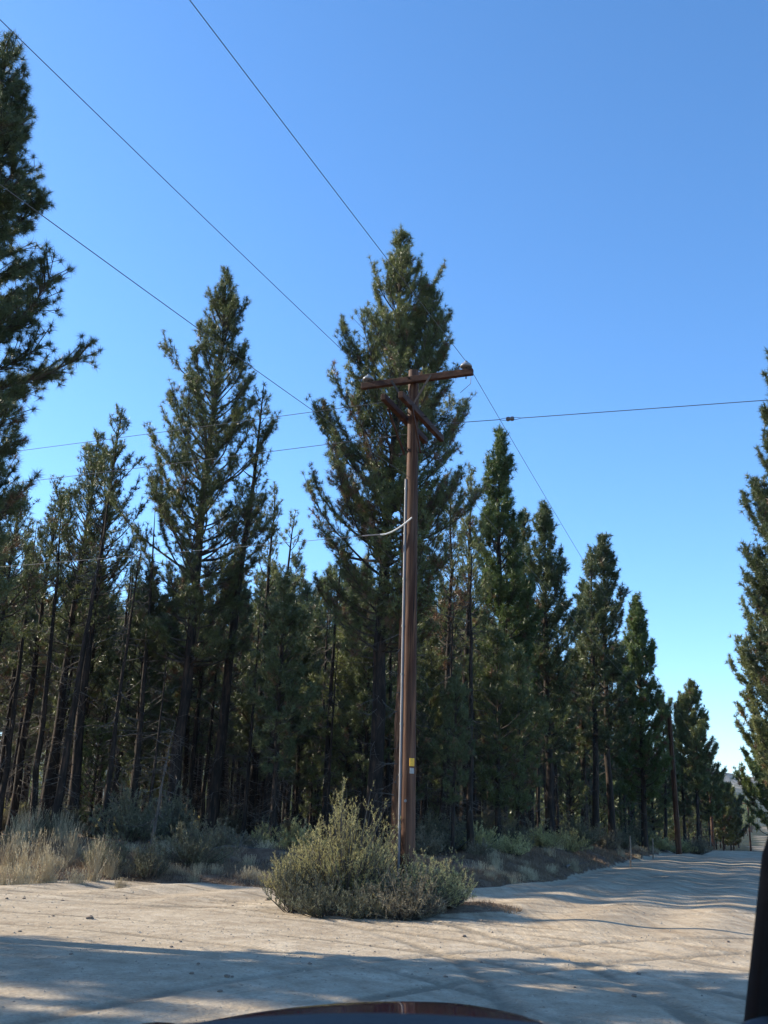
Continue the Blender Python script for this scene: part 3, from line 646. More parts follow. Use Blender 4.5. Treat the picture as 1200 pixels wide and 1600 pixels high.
def make_grass(n, H, spread, seed, heads=True):
    rng = np.random.default_rng(seed); s = Soup(); B0 = rng.normal(0, spread * .4, (n, 3)); B0[:, 2] = -.05
    d = rng.normal(0, .16, (n, 3)) + B0 * .5; d[:, 2] = 1; d /= np.linalg.norm(d, axis=1, keepdims=True); L = H * rng.uniform(.45, 1.05, n)
    mid = B0 + d * (L * .6)[:, None]; d2 = d + rng.normal(0, .14, (n, 3)); d2 /= np.linalg.norm(d2, axis=1, keepdims=True); tip = mid + d2 * (L * .4)[:, None]
    s.segs(B0, mid, .004, .003); s.segs(mid, tip, .003, .0015)
    if heads:
        c = np.repeat(tip[: n // 2], 12, 0); dd = np.repeat(d2[: n // 2], 12, 0); c = c - dd * rng.uniform(0, .16, (len(c), 1)); dl = dd * 1.2 + rng.normal(0, .45, dd.shape); dl /= np.linalg.norm(dl, axis=1, keepdims=True)
        s.blades(c, dl, .05, .009, rng)
    m = n * 2; B = rng.normal(0, spread * .5, (m, 3)); B[:, 2] = -.02; dl = rng.normal(0, .5, (m, 3)); dl[:, 2] = 1; dl /= np.linalg.norm(dl, axis=1, keepdims=True)
    s.blades(B, dl, H * .45 * rng.uniform(.4, 1, m), .009, rng)
    return s.build('blades', STRAW)
GR = [make_grass(110, .95, .25, 1), make_grass(150, .55, .35, 2), make_grass(70, 1.05, .15, 3)]
grow = [(12, 1362, 1.0, 0), (38, 1366, .9, 0), (62, 1360, 1.0, 0), (25, 1350, 1.1, 0), (80, 1364, .8, 1), (105, 1362, .95, 2), (108, 1355, .9, 0), (146, 1372, .95, 2), (150, 1366, .9, 2), (172, 1368, .7, 2), (60, 1372, .7, 1), (120, 1374, .7, 1), (5, 1374, .8, 1), (190, 1378, .5, 1), (48, 1345, 1.1, 2), (90, 1348, 1.0, 0), (75, 1372, .9, 0), (33, 1374, .9, 1)]
for i, (px, py, s, k) in enumerate(grow):
    x, y = gp(px, py, .1)
    plant([GR[k]], x, y, i * 2.1, s, ['tall straw-coloured grass tuft', 'short pale dry grass tuft', 'narrow upright bleached grass tuft'][k] + ' on the left verge', 'dry grass tufts on the left verge', 'dry_grass_tuft', 'grass tuft')
for i in range(150):
    px = rnd.choice([rnd.uniform(740, 1100), rnd.uniform(740, 1000), rnd.uniform(100, 430), rnd.uniform(0, 430)]); x, y = gp(px, rnd.uniform(1350, 1382) if px < 430 else rnd.uniform(1338, 1372) if px < 900 else rnd.uniform(1325, 1345), .2)
    if y > 70: continue
    if float(fields(x, y)[0]) < .1: y += 1.0
    if float(fields(x, y)[0]) < .1: continue
    plant([GR[1]], x, y, i * 2.1, rnd.uniform(.35, .75), 'short dry grass tuft at the foot of the forest edge', 'short grass tufts along the forest edge', 'dry_grass_tuft', 'grass tuft')

def scatter_grass():
    rng = np.random.default_rng(77); s = Soup()
    X = []; Y = []
    def add(n, x0, x1, y0, y1):
        X.append(rng.uniform(x0, x1, n)); Y.append(rng.uniform(y0, y1, n))
    add(160000, -14, 6, 23, 32); add(90000, 3, 16, 27, 50); add(60000, 8, 30, 28, 76); add(26000, -2.2, 3.6, 17.5, 21.6); add(60000, 11, 26, 30, 60)
    X = np.concatenate(X); Y = np.concatenate(Y); d, dr, di, left = fields(X, Y)
    cl = vnoise(X, Y, .8, 21) + vnoise(X, Y, .25, 22) * .6
    keep = (((d > .0) & (d < 5) & (cl > -.28 + .05 * d)) | ((dr > .4) & (dr < 5) & (cl > -.05)) | ((di > .05) & (cl > .05)))
    X, Y, d = X[keep], Y[keep], d[keep]; Z = height(X, Y); n = len(X)
    dl = rng.normal(0, .55, (n, 3)); dl[:, 2] = 1; dl /= np.linalg.norm(dl, axis=1, keepdims=True)
    D_ = np.hypot(X, Y)
    s.blades(np.stack([X, Y, Z - .01], 1), dl, rng.uniform(.05, .2, n) * (.5 + .5 * np.clip(d, 0, 1.2)), .006 + .0004 * D_, rng)
    o = s.build('dry_grass', DRYG); tag(o, 'short reddish-brown dry grass covering the verges of the road', 'grass', kind='stuff')
scatter_grass()
# dark stones on the sand
def make_stone(seed):
    bm = bmesh.new(); bmesh.ops.create_icosphere(bm, subdivisions=2, radius=1)
    for v in bm.verts:
        n = noise.noise(v.co * 1.3 + Vector((seed * 7, 0, 0))); v.co *= 1 + .45 * n; v.co.z *= .6
    me = bpy.data.meshes.new('stone'); bm.to_mesh(me); bm.free(); me.materials.append(STONE); return me
STONE = flat('dark_stone', (.17, .13, .10), .9, var=.4, scale=3)
stm = [make_stone(i) for i in range(3)]
big = [(98, 1407, .05), (141, 1434, .075), (10, 1407, .04), (37, 1407, .04), (418, 1406, .07), (725, 1462, .05), (268, 1479, .03), (112, 1490, .03), (752, 1505, .03), (990, 1555, .04), (997, 1519, .04), (310, 1507, .03), (83, 1430, .03), (620, 1446, .03)]
for i in range(34):
    if i < len(big): px, py, s = big[i]; s *= .75
    else: px, py, s = rnd.uniform(0, 1150), rnd.uniform(1400, 1560), rnd.uniform(.012, .03)
    x, y = gp(px, py); o = bpy.data.objects.new('stone', stm[i % 3]); COL.objects.link(o); o.location = (x, y, gz(x, y) + s * .25); o.scale = (s, s, s); o.rotation_euler = (0, 0, i)
    if float(fields(x, y)[2]) > 0: o.location.y = 16.5
    tag(o, 'dark fist-sized stone lying loose on the pale sand' if s > .035 else 'tiny dark pebble lying on the pale sand', 'stone', 'larger stones on the sand' if s > .035 else 'pebbles on the sand')

def gravel():
    rng = np.random.default_rng(4); n = 26000
    X = rng.uniform(-7, 11, n); Y = 8 + 24 * rng.random(n) ** 1.3; cl = vnoise(X, Y, 1.6, 31) + .6 * vnoise(X, Y, .4, 32); d, dr, di, left = fields(X, Y)
    k = (cl > rng.uniform(-.5, .5, n)) & (d < .4) & (di < .3); X, Y = X[k], Y[k]; n = len(X)
    r = .0045 + .016 * rng.random(n) ** 4; Z = height(X, Y)
    base = np.array([[1, 0, 0], [0, 1, 0], [-1, 0, 0], [0, -1, 0], [0, 0, .7], [.1, .1, -.5]]); F = np.array([[0, 1, 4], [1, 2, 4], [2, 3, 4], [3, 0, 4], [1, 0, 5], [2, 1, 5], [3, 2, 5], [0, 3, 5]])
    V = base[None] * (1 + rng.uniform(-.35, .35, (n, 6, 3))) * r[:, None, None]
    a = rng.uniform(0, 2 * PI, n); c, s_ = np.cos(a)[:, None], np.sin(a)[:, None]; V = np.stack([V[..., 0] * c - V[..., 1] * s_, V[..., 0] * s_ + V[..., 1] * c, V[..., 2]], -1) + np.stack([X, Y, Z], 1)[:, None]
    s = Soup(); s.tris(V.reshape(-1, 3), (F[None] + (np.arange(n) * 6)[:, None, None]).reshape(-1, 3))
    m = flat('gravel', (.30, .25, .19), .9, var=.5, scale=6); tag(s.build('gravel', m), 'loose fine gravel strewn over the sand and road', 'gravel', kind='stuff')
gravel()
# ------------------------------------------------------------------ utility poles and wires
POLEM = barkmat('creosoted_pole_wood', [(.3, (.025, .010, .006)), (.5, (.07, .028, .015)), (.7, (.20, .10, .05))], sc=(22, 22, .7), rough=.75, bump=.35, dist=.012)
def weather(m, lo, hi):
    nt = m.node_tree; b = nt.nodes['Principled BSDF']; src = b.inputs['Base Color'].links[0].from_socket
    tc = nn(nt, 'ShaderNodeTexCoord'); mp = nn(nt, 'ShaderNodeMapping'); mp.inputs['Scale'].default_value = (5, 5, .55); nt.links.new(tc.outputs['Object'], mp.inputs['Vector'])
    n = nn(nt, 'ShaderNodeTexNoise', Scale=1.0, Detail=5); nt.links.new(mp.outputs[0], n.inputs['Vector']); r = ramp(nt, [(lo, (0, 0, 0)), (hi, (.42, .42, .42))], n.outputs['Fac'])
    c = mixc(nt, r.outputs[0], src, (.15, .095, .07))
    mp2 = nn(nt, 'ShaderNodeMapping'); mp2.inputs['Scale'].default_value = (30, 30, .8); nt.links.new(tc.outputs['Object'], mp2.inputs['Vector']); n2 = nn(nt, 'ShaderNodeTexNoise', Scale=1.0, Detail=2); nt.links.new(mp2.outputs[0], n2.inputs['Vector'])
    r2 = ramp(nt, [(.34, (.15, .15, .15)), (.40, (1, 1, 1))], n2.outputs['Fac']); nt.links.new(mixc(nt, 1.0, c, r2.outputs[0], 'MULTIPLY'), b.inputs['Base Color'])
weather(POLEM, .52, .68)
ARMM = barkmat('crossarm_wood', [(.3, (.022, .009, .006)), (.55, (.06, .025, .014)), (.75, (.13, .06, .034))], sc=(6, 6, 14), rough=.75, bump=.2, dist=.01)
STEEL = flat('galvanised_steel', (.20, .21, .22), .6, .4, .2)
PORC = flat('grey_porcelain', (.24, .24, .25), .25, 0, .12)
WIREM = flat('wire_metal', (.12, .12, .12), .5, .6, .1)
CONDUIT = flat('grey_conduit', (.21, .20, .21), .6, 0, .2, scale=4)
WHITEP = flat('white_sleeve', (.85, .83, .76), .4, 0, .05)
YEL = flat('yellow_tag', (.75, .42, .03), .5, 0, .12, scale=20)
RUSTY = flat('dark_iron', (.05, .04, .035), .6, .5, .3)
AX = Vector((.925, -.38, 0)).normalized(); RDV = Vector((.375, .927, 0)).normalized()
ROTA = Matrix((AX, RDV, Vector((0, 0, 1)))).transposed()       # local x along the top arm, local y along the road
def on(p): return tuple(p)
pb = Vector((.63, 19.0, gz(.63, 19.0))); ptop = Vector((.50, 19.0, 10.22))
def pc(z): return pb.lerp(ptop, (z - pb.z) / (ptop.z - pb.z))
pole = empty('utility_pole', pb, 0, 'reddish wooden utility pole with two levels of crossarms standing in the sagebrush clump', 'utility pole', 'utility poles along the road')
def P(s, name, m, smooth=False, par=pole):
    o = s.build(name, m, par, smooth); o.matrix_parent_inverse = Matrix.Translation(pb).inverted(); return o
s = Soup(); zz = np.linspace(pb.z - .3, ptop.z, 24); s.tube([tuple(pc(z)) for z in zz], np.linspace(.143, .102, 24), k=24, wob=.015, rng=np.random.default_rng(2)); P(s, 'shaft', POLEM, True)
s = Soup(); s.box(tuple(pc(9.95) + AX * .12 - RDV * .17), (2.36, .10, .13), 0, ROTA, .012); P(s, 'crossarm', ARMM)
for sx in (-1, 1):
    s = Soup(); s.box(tuple(Vector((pc(9.2).x, 19.0, 9.2)) + AX * sx * .18 + RDV * .05), (.10, 2.45, .13), 0, ROTA, .012); P(s, 'crossarm', ARMM)
for sx in (-.98, .98):
    s = Soup(); c = pc(9.95) + AX * (.12 + sx * 1.06) - RDV * .17
    s.lathe([(0, .25), (.025, .25), (.035, .235), (.03, .22), (.045, .205), (.085, .19), (.115, .15), (.12, .12), (.1, .115), (.06, .125), (.04, .115), (.0, .115)], tuple(c), 0, 20); ins = P(s, 'insulator', PORC, True)
    s = Soup(); s.segs([tuple(c + Vector((0, 0, -.13)))], [tuple(c + Vector((0, 0, .13)))], .013, .013, k=8); s.lathe([(0, .07), (.035, .07), (.035, .078), (0, .078)], tuple(c)); P(s, 'pin', RUSTY)
# flat steel braces of the top arm
for sx in (-1, 1):
    s = Soup(); a = pc(9.97) + AX * (.03 + sx * .42) - RDV * .235; b = pc(9.38) + AX * sx * .05 - RDV * .19
    d = (b - a); s.box(tuple((a + b) / 2), (.045, .008, d.length), 0, Matrix((RDV.cross(d.normalized()), RDV, d.normalized())).transposed() if True else None); P(s, 'brace', RUSTY)
# wooden braces of the lower arms
for sx in (-1, 1):
    s = Soup(); a = Vector((pc(9.2).x, 19, 9.14)) + AX * sx * .245 - RDV * .75; b = pc(8.45) + AX * sx * .17
    d = (b - a); dn = d.normalized(); s.box(tuple((a + b) / 2), (.03, .05, d.length), 0, Matrix((AX, dn.cross(AX), dn)).transposed()); P(s, 'brace', ARMM)
s = Soup()
for z in (9.95, 9.2, 8.45):
    for dv in (AX, RDV):
        c = pc(z); s.segs([tuple(c - dv * .27)], [tuple(c + dv * .27)], .011, .011, k=6); s.segs([tuple(c - dv * .285)], [tuple(c - dv * .26)], .024, .024, k=6); s.segs([tuple(c + dv * .26)], [tuple(c + dv * .285)], .024, .024, k=6)
P(s, 'through_bolts', RUSTY)
# pale conduit strip down the left side of the pole
lf = Vector((-.97, -.25, 0)).normalized()
s = Soup(); zz = np.linspace(pb.z - .1, 7.9, 18); rad = np.interp(zz, [0, 10], [.143, .102])
s.tube([tuple(pc(z) + lf * (r + .012)) for z, r in zip(zz, rad)], .028, k=10); P(s, 'conduit', CONDUIT, True)
s = Soup()
for z in np.arange(1.4, 7.8, .9):
    r = float(np.interp(z, [0, 10], [.143, .102])); c = pc(z) + lf * (r + .012); s.tube([tuple(c - Vector((0, 0, .02))), tuple(c + Vector((0, 0, .02)))], .033, k=10)
P(s, 'conduit_straps', STEEL)
s = Soup(); f_ = Vector((.42, -.9, 0)).normalized(); Mt = Matrix((Vector((-f_.y, f_.x, 0)), f_, Vector((0, 0, 1)))).transposed(); c = pc(2.52) + f_ * .138; s.box(tuple(c), (.095, .012, .14), 0, Mt, .004); P(s, 'yellow_tag', YEL)
s = Soup(); c = pc(2.37) + f_ * .139; s.box(tuple(c), (.085, .012, .10), 0, Mt, .004); P(s, 'pole_number_plate', PORC)
s = Soup(); c = pc(1.85) + Vector((-.35, -.94, 0)) * .138; s.tube([tuple(c), tuple(c + Vector((-.2, -.9, 0)) * .012)], .026, k=12); P(s, 'tag_disc', STEEL)

def wire(name, pts, r, label, group, cat='wire', mat=WIREM, sag=0.0, n=40):
    a, b = Vector(pts[0]), Vector(pts[1]); s = Soup(); L = []
    for i in range(n + 1):
        t = i / n; p = a.lerp(b, t); p.z -= sag * 4 * t * (1 - t); L.append(tuple(p))
    s.tube(L, r, k=5); o = s.build(name, mat, None, True); tag(o, label, cat, group); return o
G1 = 'power wires on the roadside poles'
li = pc(9.95) + AX * (.12 - 1.04) - RDV * .17 + Vector((0, 0, .235)); ri = pc(9.95) + AX * (.12 + 1.04) - RDV * .17 + Vector((0, 0, .235))
P2 = Vector((17.0, 59.6, gz(17.0, 59.6))); T2 = Vector((16.8, 59.6, 7.95)); P3 = Vector((34.9, 110, gz(34.9, 110))); T3 = Vector((34.9, 110, 7.9)); P4 = Vector((62, 176, gz(62, 176)))
wire('power_wire', (li, li - RDV * 50 + Vector((-.2, 0, 0))), .0055, 'wire from the left insulator running up over the big left pine', G1, sag=.5)
wire('power_wire', (ri, ri - RDV * 50 + Vector((-.2, 0, 0))), .0055, 'wire from the right insulator running up to the top of the photo', G1, sag=.35)
nb = pc(7.9) - RDV * .13
wire('power_wire', (nb, nb - RDV * 50 + Vector((-1.0, 0, -.3))), .0055, 'lowest of the three long wires coming from the upper left to the pole', G1, sag=.75)
wire('power_wire', (ri, T2 + Vector((.6, 0, .1))), .0055, 'wire from the right insulator falling away towards the second pole', G1, sag=.25)
wire('power_wire', (li, T2 + Vector((-.6, 0, .1))), .0065, 'wire from the left insulator hidden in part by the pines towards the second pole', G1, sag=.25)
wire('power_wire', (T2 + Vector((.6, 0, .1)), T3 + Vector((.5, 0, 0))), .008, 'thin wire between the second and third poles', G1, sag=.4)
G2 = 'side wires crossing to the left of the pole'
LD = Vector((-.927, .375, 0))
a0 = Vector((.15, 19.45, 9.75)); a1 = Vector((.4, 19.0, 8.85)); c0 = pc(7.05) + Vector((-.02, -.15, 0))
wire('side_wire', (a0, a0 + LD * 60 + Vector((0, 0, .2))), .0065, 'upper pale wire crossing left behind the big double-topped pine', G2, sag=.25)
wire('side_wire', (a1, a1 + LD * 60 + Vector((0, 0, .3))), .0065, 'middle pale wire crossing left through the pines', G2, sag=.35)
w = wire('telephone_wire', (c0 + LD * .95 + Vector((0, 0, -.26)), c0 + LD * 60 + Vector((0, 0, .2))), .0055, 'lowest side cable crossing left from the white sleeve', G2, cat='cable', mat=STEEL, sag=.35)
s = Soup(); s.tube([tuple(c0 + LD * t + Vector((0, 0, -.26 + .28 * max(0, 1 - t / .55) ** 1.6))) for t in np.linspace(-.02, .62, 12)], .0145, k=8); o = s.build('cable_guard', WHITEP, None, True); tag(o, 'curved white plastic sleeve where the lowest cable meets the pole', 'cable guard')
s = Soup(); s.tube([tuple(c0 + LD * t + Vector((0, 0, -.26))) for t in (.6, 1.0)], .013, k=6); o = s.build('cable_grip', CONDUIT, None, True); tag(o, 'grey grip splicing the white sleeve to the lowest cable', 'cable grip')
# guy to the right with its strain insulator
g0 = Vector((.85, 18.95, 9.05)); gd = Vector((.927, -.375, -.04)).normalized()
m1, m2 = g0 + gd * 1.55, g0 + gd * 1.72
s = Soup()
s.tube([tuple(g0), tuple(m1 - gd * .12)], .0075, k=5); s.tube([tuple(m2 + gd * .12), tuple(g0 + gd * 19)], .0075, k=5)
for e, sg in ((m1, -1), (m2, 1)):
    for q in (-1, 1): s.tube([tuple(e + gd * sg * .14), tuple(e + gd * sg * .05 + Vector((0, 0, .02 * q))), tuple(e - gd * sg * .02 + Vector((0, 0, .022 * q)))], .005, k=5)
guy = empty('guy_wire', g0, 0, 'guy wire running right from the pole across open sky', 'wire')
o = s.build('wire', WIREM, guy, True); o.matrix_parent_inverse = Matrix.Translation(g0).inverted()
s = Soup(); q = gd.to_track_quat('Z', 'Y').to_matrix(); s.lathe([(0, -.075), (.035, -.075), (.045, -.06), (.045, -.02), (.035, -.012), (.035, .012), (.045, .02), (.045, .06), (.035, .075), (0, .075)], tuple((m1 + m2) / 2), 0, 14, q)
o = s.build('strain_insulator', flat('brown_porcelain', (.10, .09, .09), .3), guy, True); o.matrix_parent_inverse = Matrix.Translation(g0).inverted()
st = g0 + gd * 19; gzz = gz(st.x, st.y)
s = Soup(); s.tube([(st.x, st.y, gzz - .3), (st.x, st.y, st.z + .4)], [.15, .11], k=14); o = s.build('stub_pole', POLEM, None, True); tag(o, 'short wooden pole outside the right edge holding the guy wire', 'utility pole')
# jumper by the right insulator
s = Soup(); a = ri + Vector((0, 0, -.2)); s.tube([tuple(ri), tuple(ri + RDV * .15 + Vector((.05, 0, -.12))), tuple(ri + Vector((.10, .1, -.42))), tuple(ri + Vector((-.1, .1, -.62)))], .006, k=5); o = s.build('jumper_wire', WIREM, None, True); tag(o, 'short dark jumper hanging from the right end of the crossarm', 'wire')
# far poles
def far_pole(base, top, label, arm=True):
    e = empty('utility_pole', base, 0, label, 'utility pole', 'utility poles along the road')
    def Q(s, n, m):
        o = s.build(n, m, e, True); o.matrix_parent_inverse = Matrix.Translation(base).inverted()
    s = Soup(); s.tube([tuple(base - Vector((0, 0, .3))), tuple(top)], [.17, .12], k=12); Q(s, 'shaft', POLEM)
    if arm:
        s = Soup(); s.box(tuple(top - Vector((0, 0, .5))), (1.9, .12, .14), 0, ROTA); Q(s, 'crossarm', ARMM)
        for sx in (-.8, .8):
            s = Soup(); s.lathe([(0, .2), (.06, .18), (.1, .1), (0, .1)], tuple(top - Vector((0, 0, .5)) + AX * sx), 0, 10); Q(s, 'insulator', PORC)
far_pole(P2, T2, 'plain reddish pole beside the road verge, second along the road', arm=False)
far_pole(P3, T3, 'distant pole with a small crossarm, third along the road')
far_pole(P4, P4 + Vector((0, 0, 8.5)), 'tiny pale pole far down the road, fourth along it')
# fence posts on the verge
POSTM = flat('weathered_post', (.22, .18, .14), .9, var=.4, scale=6)
for i, (px, py, D, h) in enumerate([(985, 1350, 41, 1.15), (1020, 1335, 52, .95), (1110, 1318, 74, 1.0)]):
    x, y, _ = px2(px, py, D); z = gz(x, y); s = Soup(); s.tube([(0, 0, -.2), (.02, 0, h * .5), (.03, .02, h)], [.036, .034, .03], k=8, wob=.1, rng=np.random.default_rng(i)); o = s.build('fence_post', POSTM, None); o.location = (x, y, z)
    tag(o, ['weathered wooden post at the verge, nearest of the posts', 'thin weathered post in the dry grass left of the second pole', 'small post beyond the second pole'][i], 'post', 'wooden posts along the verge')

# fallen dead branches at the wood's mouth
def fallen(x, y, L, rz, seed, lab):
    rng = np.random.default_rng(seed); s = Soup(); n = 6; pts = [(0, 0, .06)]
    for i in range(n): p = pts[-1]; pts.append((p[0] + L / n, p[1] + rng.normal(0, .06), .06 + .1 * rng.random()))
    s.tube(pts, np.linspace(.045, .012, n + 1), k=6)
    for i in range(14):
        p = np.array(pts[rng.integers(1, n)]); d = unit(np.array([.7, rng.normal(0, .8), abs(rng.normal(0, .6))])); s.segs([p], [p + d * rng.uniform(.2, .7)], .009, .003)
    o = s.build('fallen_branch', DEADTWIG); o.location = (x, y, gz(x, y)); o.rotation_euler = (0, 0, rz); tag(o, lab, 'fallen branch', 'fallen branches at the forest edge')
fallen(-4.2, 27.9, 2.2, .2, 1, 'bleached fallen branch on the brown mound behind the clump'); fallen(-2.6, 28.4, 1.8, 2.6, 2, 'short twiggy dead branch across the brown mound'); fallen(-.9, 27.6, 1.7, .5, 3, 'forked dead branch on the needles left of the pole')
fallen(6.2, 34.5, 1.8, 1.2, 4, 'dead branch lying in the shrubs right of the pole')

# ------------------------------------------------------------------ the red car the photo is taken from
RED = flat('red_paint', (.13, .008, .010), .22, 0, .05, 3, coat=.8); BLACK = flat('black_plastic', (.004, .004, .005), .85, 0, .2, 30, .05); BLACK.node_tree.nodes['Principled BSDF'].inputs['Specular IOR Level'].default_value = .12; DASHM = flat('dash_plastic', (.006, .006, .007), .5, 0, .2, 30, .05); TRIM = flat('dark_trim', (.02, .02, .022), .45, 0, .2, 20)
TYRE = flat('rubber', (.02, .02, .02), .85); RIM = flat('alloy', (.5, .5, .5), .3, .9, .05); CHROME = flat('chrome', (.6, .6, .62), .12, 1.0, .03)
GL, nt, b = nodemat('clear_glass'); nt.nodes.remove(b)
tr = nn(nt, 'ShaderNodeBsdfTransparent'); tr.inputs[0].default_value = (.975, .985, .98, 1); gls = nn(nt, 'ShaderNodeBsdfGlossy', Roughness=.02); mx = nn(nt, 'ShaderNodeMixShader'); fr = nn(nt, 'ShaderNodeFresnel', IOR=1.12)
nt.links.new(fr.outputs[0], mx.inputs[0]); nt.links.new(tr.outputs[0], mx.inputs[1]); nt.links.new(gls.outputs[0], mx.inputs[2]); nt.links.new(mx.outputs[0], nt.nodes['Material Output'].inputs['Surface'])
HD = R(0)                                                      # heading along the view
car = empty('car', (-.35 * math.cos(HD), -.35 * math.sin(HD), 0.0), HD, 'red car with a dark dashboard, bonnet and windscreen pillar framing the view', 'car')
# local frame: x right, y forward, camera sits at (.35, 0, 1.5)
def loft(rows, m, name, smooth=True, par=car):
    n = len(rows[0]); V = [p for r in rows for p in r]; F = [[i * n + j, i * n + j + 1, (i + 1) * n + j + 1, (i + 1) * n + j] for i in range(len(rows) - 1) for j in range(n - 1)]
    s = Soup(); s.quads(V, F); return s.build(name, m, par, smooth)
# bonnet: long rounded power bulge
def bz(x, y):
    c = float(np.interp(y, [1.2, 1.9, 2.2, 2.35, 2.5], [1.150, 1.168, 1.165, 1.12, .95]))
    dx = abs(x) - .48
    drop = .25 * dx * dx if dx < 0 else .62 * dx * dx
    if x < 0: drop += .23 * float(smooth(0, .5, -x))
    return c - drop - .10 * max(0, abs(x) - .72) / .1
loft([[(x, y, bz(x, y)) for x in np.linspace(-.82, .82, 61)] for y in np.linspace(1.2, 2.5, 30)], RED, 'bonnet')
s = Soup()                                                      # lower body: sides, nose and tail as one shell
prof = [(-2.1, .35, .9), (-2.15, .6, 1.05), (-1.2, .30, 1.14), (0, .28, 1.14), (1.3, .28, 1.06), (2.3, .32, .97), (2.52, .4, .85)]
rows = []
for y, z0, z1 in prof:
    w = .86 if abs(y) < 2 else .80
    rows.append([(-w, y, z0), (-w - .04, y, (z0 + z1) / 2), (-w, y, z1), (-w + .06, y, z1 + .01)]); 
F = []
for sgn in (1, -1):
    V = [(sgn * p[0], p[1], p[2]) for r in rows for p in r]; n = 4
    F = [[i * n + j, i * n + j + 1, (i + 1) * n + j + 1, (i + 1) * n + j] for i in range(len(rows) - 1) for j in range(3)]; s.quads(V, F)
for y, z0, z1 in (prof[0], prof[-1]): s.quads([(-.8, y, z0), (.8, y, z0), (.8, y, z1), (-.8, y, z1)], [[0, 1, 2, 3]])
s.quads([(-.8, 2.52, .85), (.8, 2.52, .85), (.8, 2.5, .95), (-.8, 2.5, .95)], [[0, 1, 2, 3]]); s.quads([(-.84, -2.1, .3), (.84, -2.1, .3), (.84, 2.5, .3), (-.84, 2.5, .3)], [[0, 1, 2, 3]])
s.build('body', RED, car, True)
s = Soup(); s.box((0, -.60, 1.93), (1.36, 1.96, .05), 0, None, .02); s.build('roof', RED, car)
for sx in (-1, 1):
    s = Soup(); s.tube([(sx * .85, 1.42, 1.12), (sx * .808, 1.25, 1.297), (sx * .768, 1.05, 1.474), (sx * .75, .68, 1.76), (sx * .66, .36, 1.92)], [.045, .036, .036, .04, .05], k=10); s.build('windscreen_pillar', BLACK, car, True)
    s = Soup(); s.tube([(sx * .78, -.9, 1.08), (sx * .66, -1.1, 1.9)], .05, k=8); s.build('rear_pillar', BLACK, car, True)
V = [(-.83, 1.42, 1.14), (.83, 1.42, 1.14), (.64, .36, 1.91), (-.64, .36, 1.91)]
s = Soup(); s.quads(V, [[0, 1, 2, 3]]); s.build('windscreen', GL, car)
# dashboard with a hooded hump
def dz(x, y):
    h = float(np.interp(y, [.55, .62, .8, .95, 1.25], [1.22, 1.345, 1.3705, 1.335, 1.16])); dx = x - .385
    return h - min(.42 * dx * dx, .10)
loft([[(x, y, float(dz(x, y))) for x in np.linspace(-.74, .74, 61)] for y in np.linspace(.52, 1.26, 26)], DASHM, 'dashboard')
s = Soup(); s.box((0, .55, .95), (1.48, .1, .5), 0, None, .03); s.build('dashboard_front', BLACK, car)
s = Soup(); s.lathe([(0, .012), (.03, .012), (.04, .0), (.045, -.03), (.0, -.03)], (.715, 1.0, 1.315), 0, 18, Matrix.Rotation(R(35), 3, 'X')); s.build('speaker_pod', TRIM, car, True)
for sx in (-1, 1):
    s = Soup(); s.box((sx * .42, -.1, .72), (.5, .52, .16), 0, None, .05); s.box((sx * .42, -.42, 1.02), (.48, .14, .66), 0, Matrix.Rotation(R(12), 3, 'X'), .05); s.build('seat', TRIM, car)
    s = Soup(); s.box((sx * 1.0, .95, 1.10), (.2, .12, .16), 0, None, .04); s.build('door_mirror', RED, car)
    s = Soup(); s.box((sx * .62, 2.42, .78), (.3, .22, .14), 0, None, .04); s.build('headlight', PORC, car)
    for yy in (-1.35, 1.65):
        s = Soup(); q = Matrix.Rotation(PI / 2, 3, 'Y'); s.lathe([(.22, -.11), (.33, -.11), (.35, -.08), (.35, .08), (.33, .11), (.22, .11)], (sx * .82, yy, .35), 0, 28, q); wh = s.build('wheel', TYRE, car, True)
        s = Soup(); s.lathe([(0, .06), (.06, .07), (.2, .04), (.23, .09), (.23, -.09), (0, -.05)], (sx * .82, yy, .35), 0, 20, q); s.build('rim', RIM, wh, True)

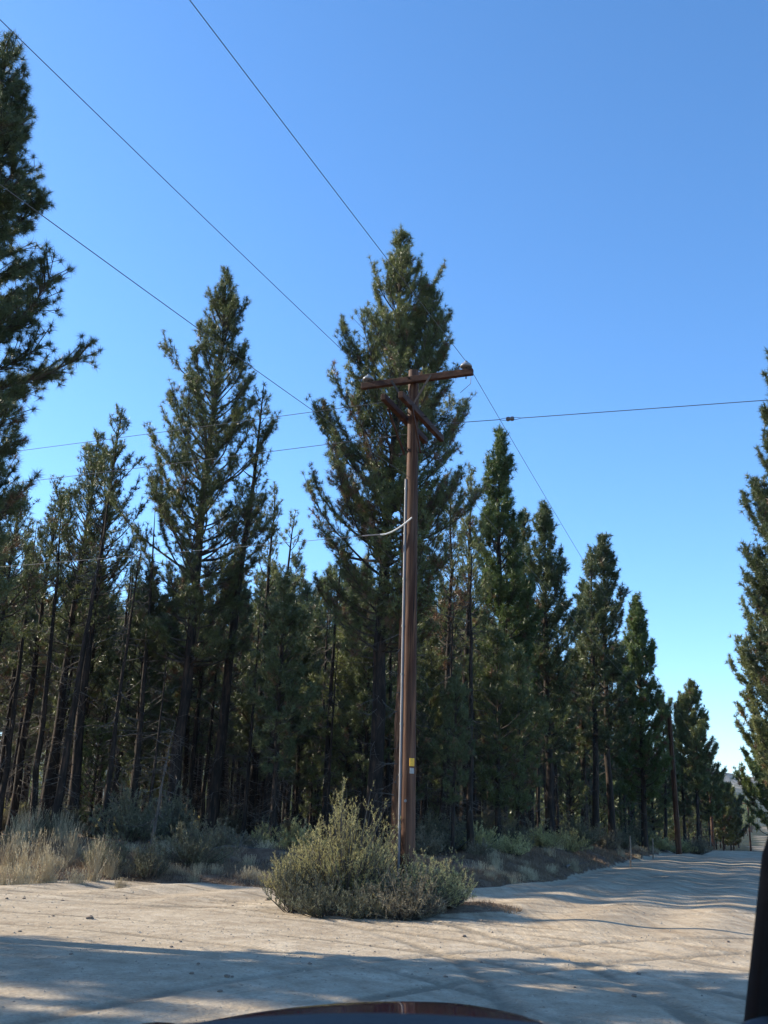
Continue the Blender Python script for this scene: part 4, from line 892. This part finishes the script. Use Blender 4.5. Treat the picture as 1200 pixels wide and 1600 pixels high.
# ------------------------------------------------------------------ thin air
s = Soup(); s.box((0, 2500, 79), (9000, 8200, 164)); HZ = bpy.data.materials.new('thin_air'); HZ.use_nodes = True; nt = HZ.node_tree; nt.nodes.remove(nt.nodes['Principled BSDF'])
pv = nn(nt, 'ShaderNodeVolumePrincipled', Density=.00006, Anisotropy=.2); pv.inputs['Color'].default_value = (.80, .88, 1, 1); nt.links.new(pv.outputs[0], nt.nodes['Material Output'].inputs['Volume'])
o = s.build('haze', HZ); o['kind'] = 'stuff'; o['label'] = 'thin blue air between the camera and the far hill'; o['category'] = 'haze'

# ------------------------------------------------------------------ sky, sun, camera
W = bpy.data.worlds.new('World'); S.world = W; W.use_nodes = True; nt = W.node_tree
sky = nt.nodes.new('ShaderNodeTexSky'); sky.sky_type = 'NISHITA'; sky.sun_disc = False; sky.sun_elevation = SUN_EL; sky.sun_rotation = SUN_AZ
sky.air_density = 1.0; sky.dust_density = .8; sky.ozone_density = 3.6; sky.altitude = 1300
bg = nt.nodes['Background']; hs = nn(nt, 'ShaderNodeHueSaturation', Saturation=1.15); nt.links.new(sky.outputs[0], hs.inputs['Color']); nt.links.new(hs.outputs[0], bg.inputs[0]); bg.inputs[1].default_value = .13
sd = bpy.data.lights.new('sun', 'SUN'); sd.energy = 3.7; sd.angle = R(.53); sd.color = (1, .89, .72)
so = bpy.data.objects.new('sun', sd); COL.objects.link(so)
sv = Vector((math.sin(SUN_AZ) * math.cos(SUN_EL), math.cos(SUN_AZ) * math.cos(SUN_EL), math.sin(SUN_EL))); so.rotation_euler = sv.to_track_quat('Z', 'Y').to_euler()
cam = bpy.data.cameras.new('camera'); co = bpy.data.objects.new('camera', cam); COL.objects.link(co); S.camera = co
cam.sensor_fit = 'VERTICAL'; cam.sensor_height = 36; cam.lens = 36; cam.clip_end = 9000; cam.clip_start = .05
th = math.atan(482 / 1600.)
co.matrix_world = Matrix.Translation((0, 0, 1.5)) @ Matrix.Rotation(PI / 2 + th, 4, 'X') @ Matrix.Rotation(R(2.0), 4, 'Z')
cam.dof.use_dof = True; cam.dof.focus_distance = 22; cam.dof.aperture_fstop = 14
S.view_settings.view_transform = 'Standard'; S.view_settings.look = 'None'; S.view_settings.exposure = 1.38; S.view_settings.gamma = 1
S.cycles.max_bounces = 5; S.cycles.diffuse_bounces = 2; S.cycles.transmission_bounces = 3; S.cycles.transparent_max_bounces = 6
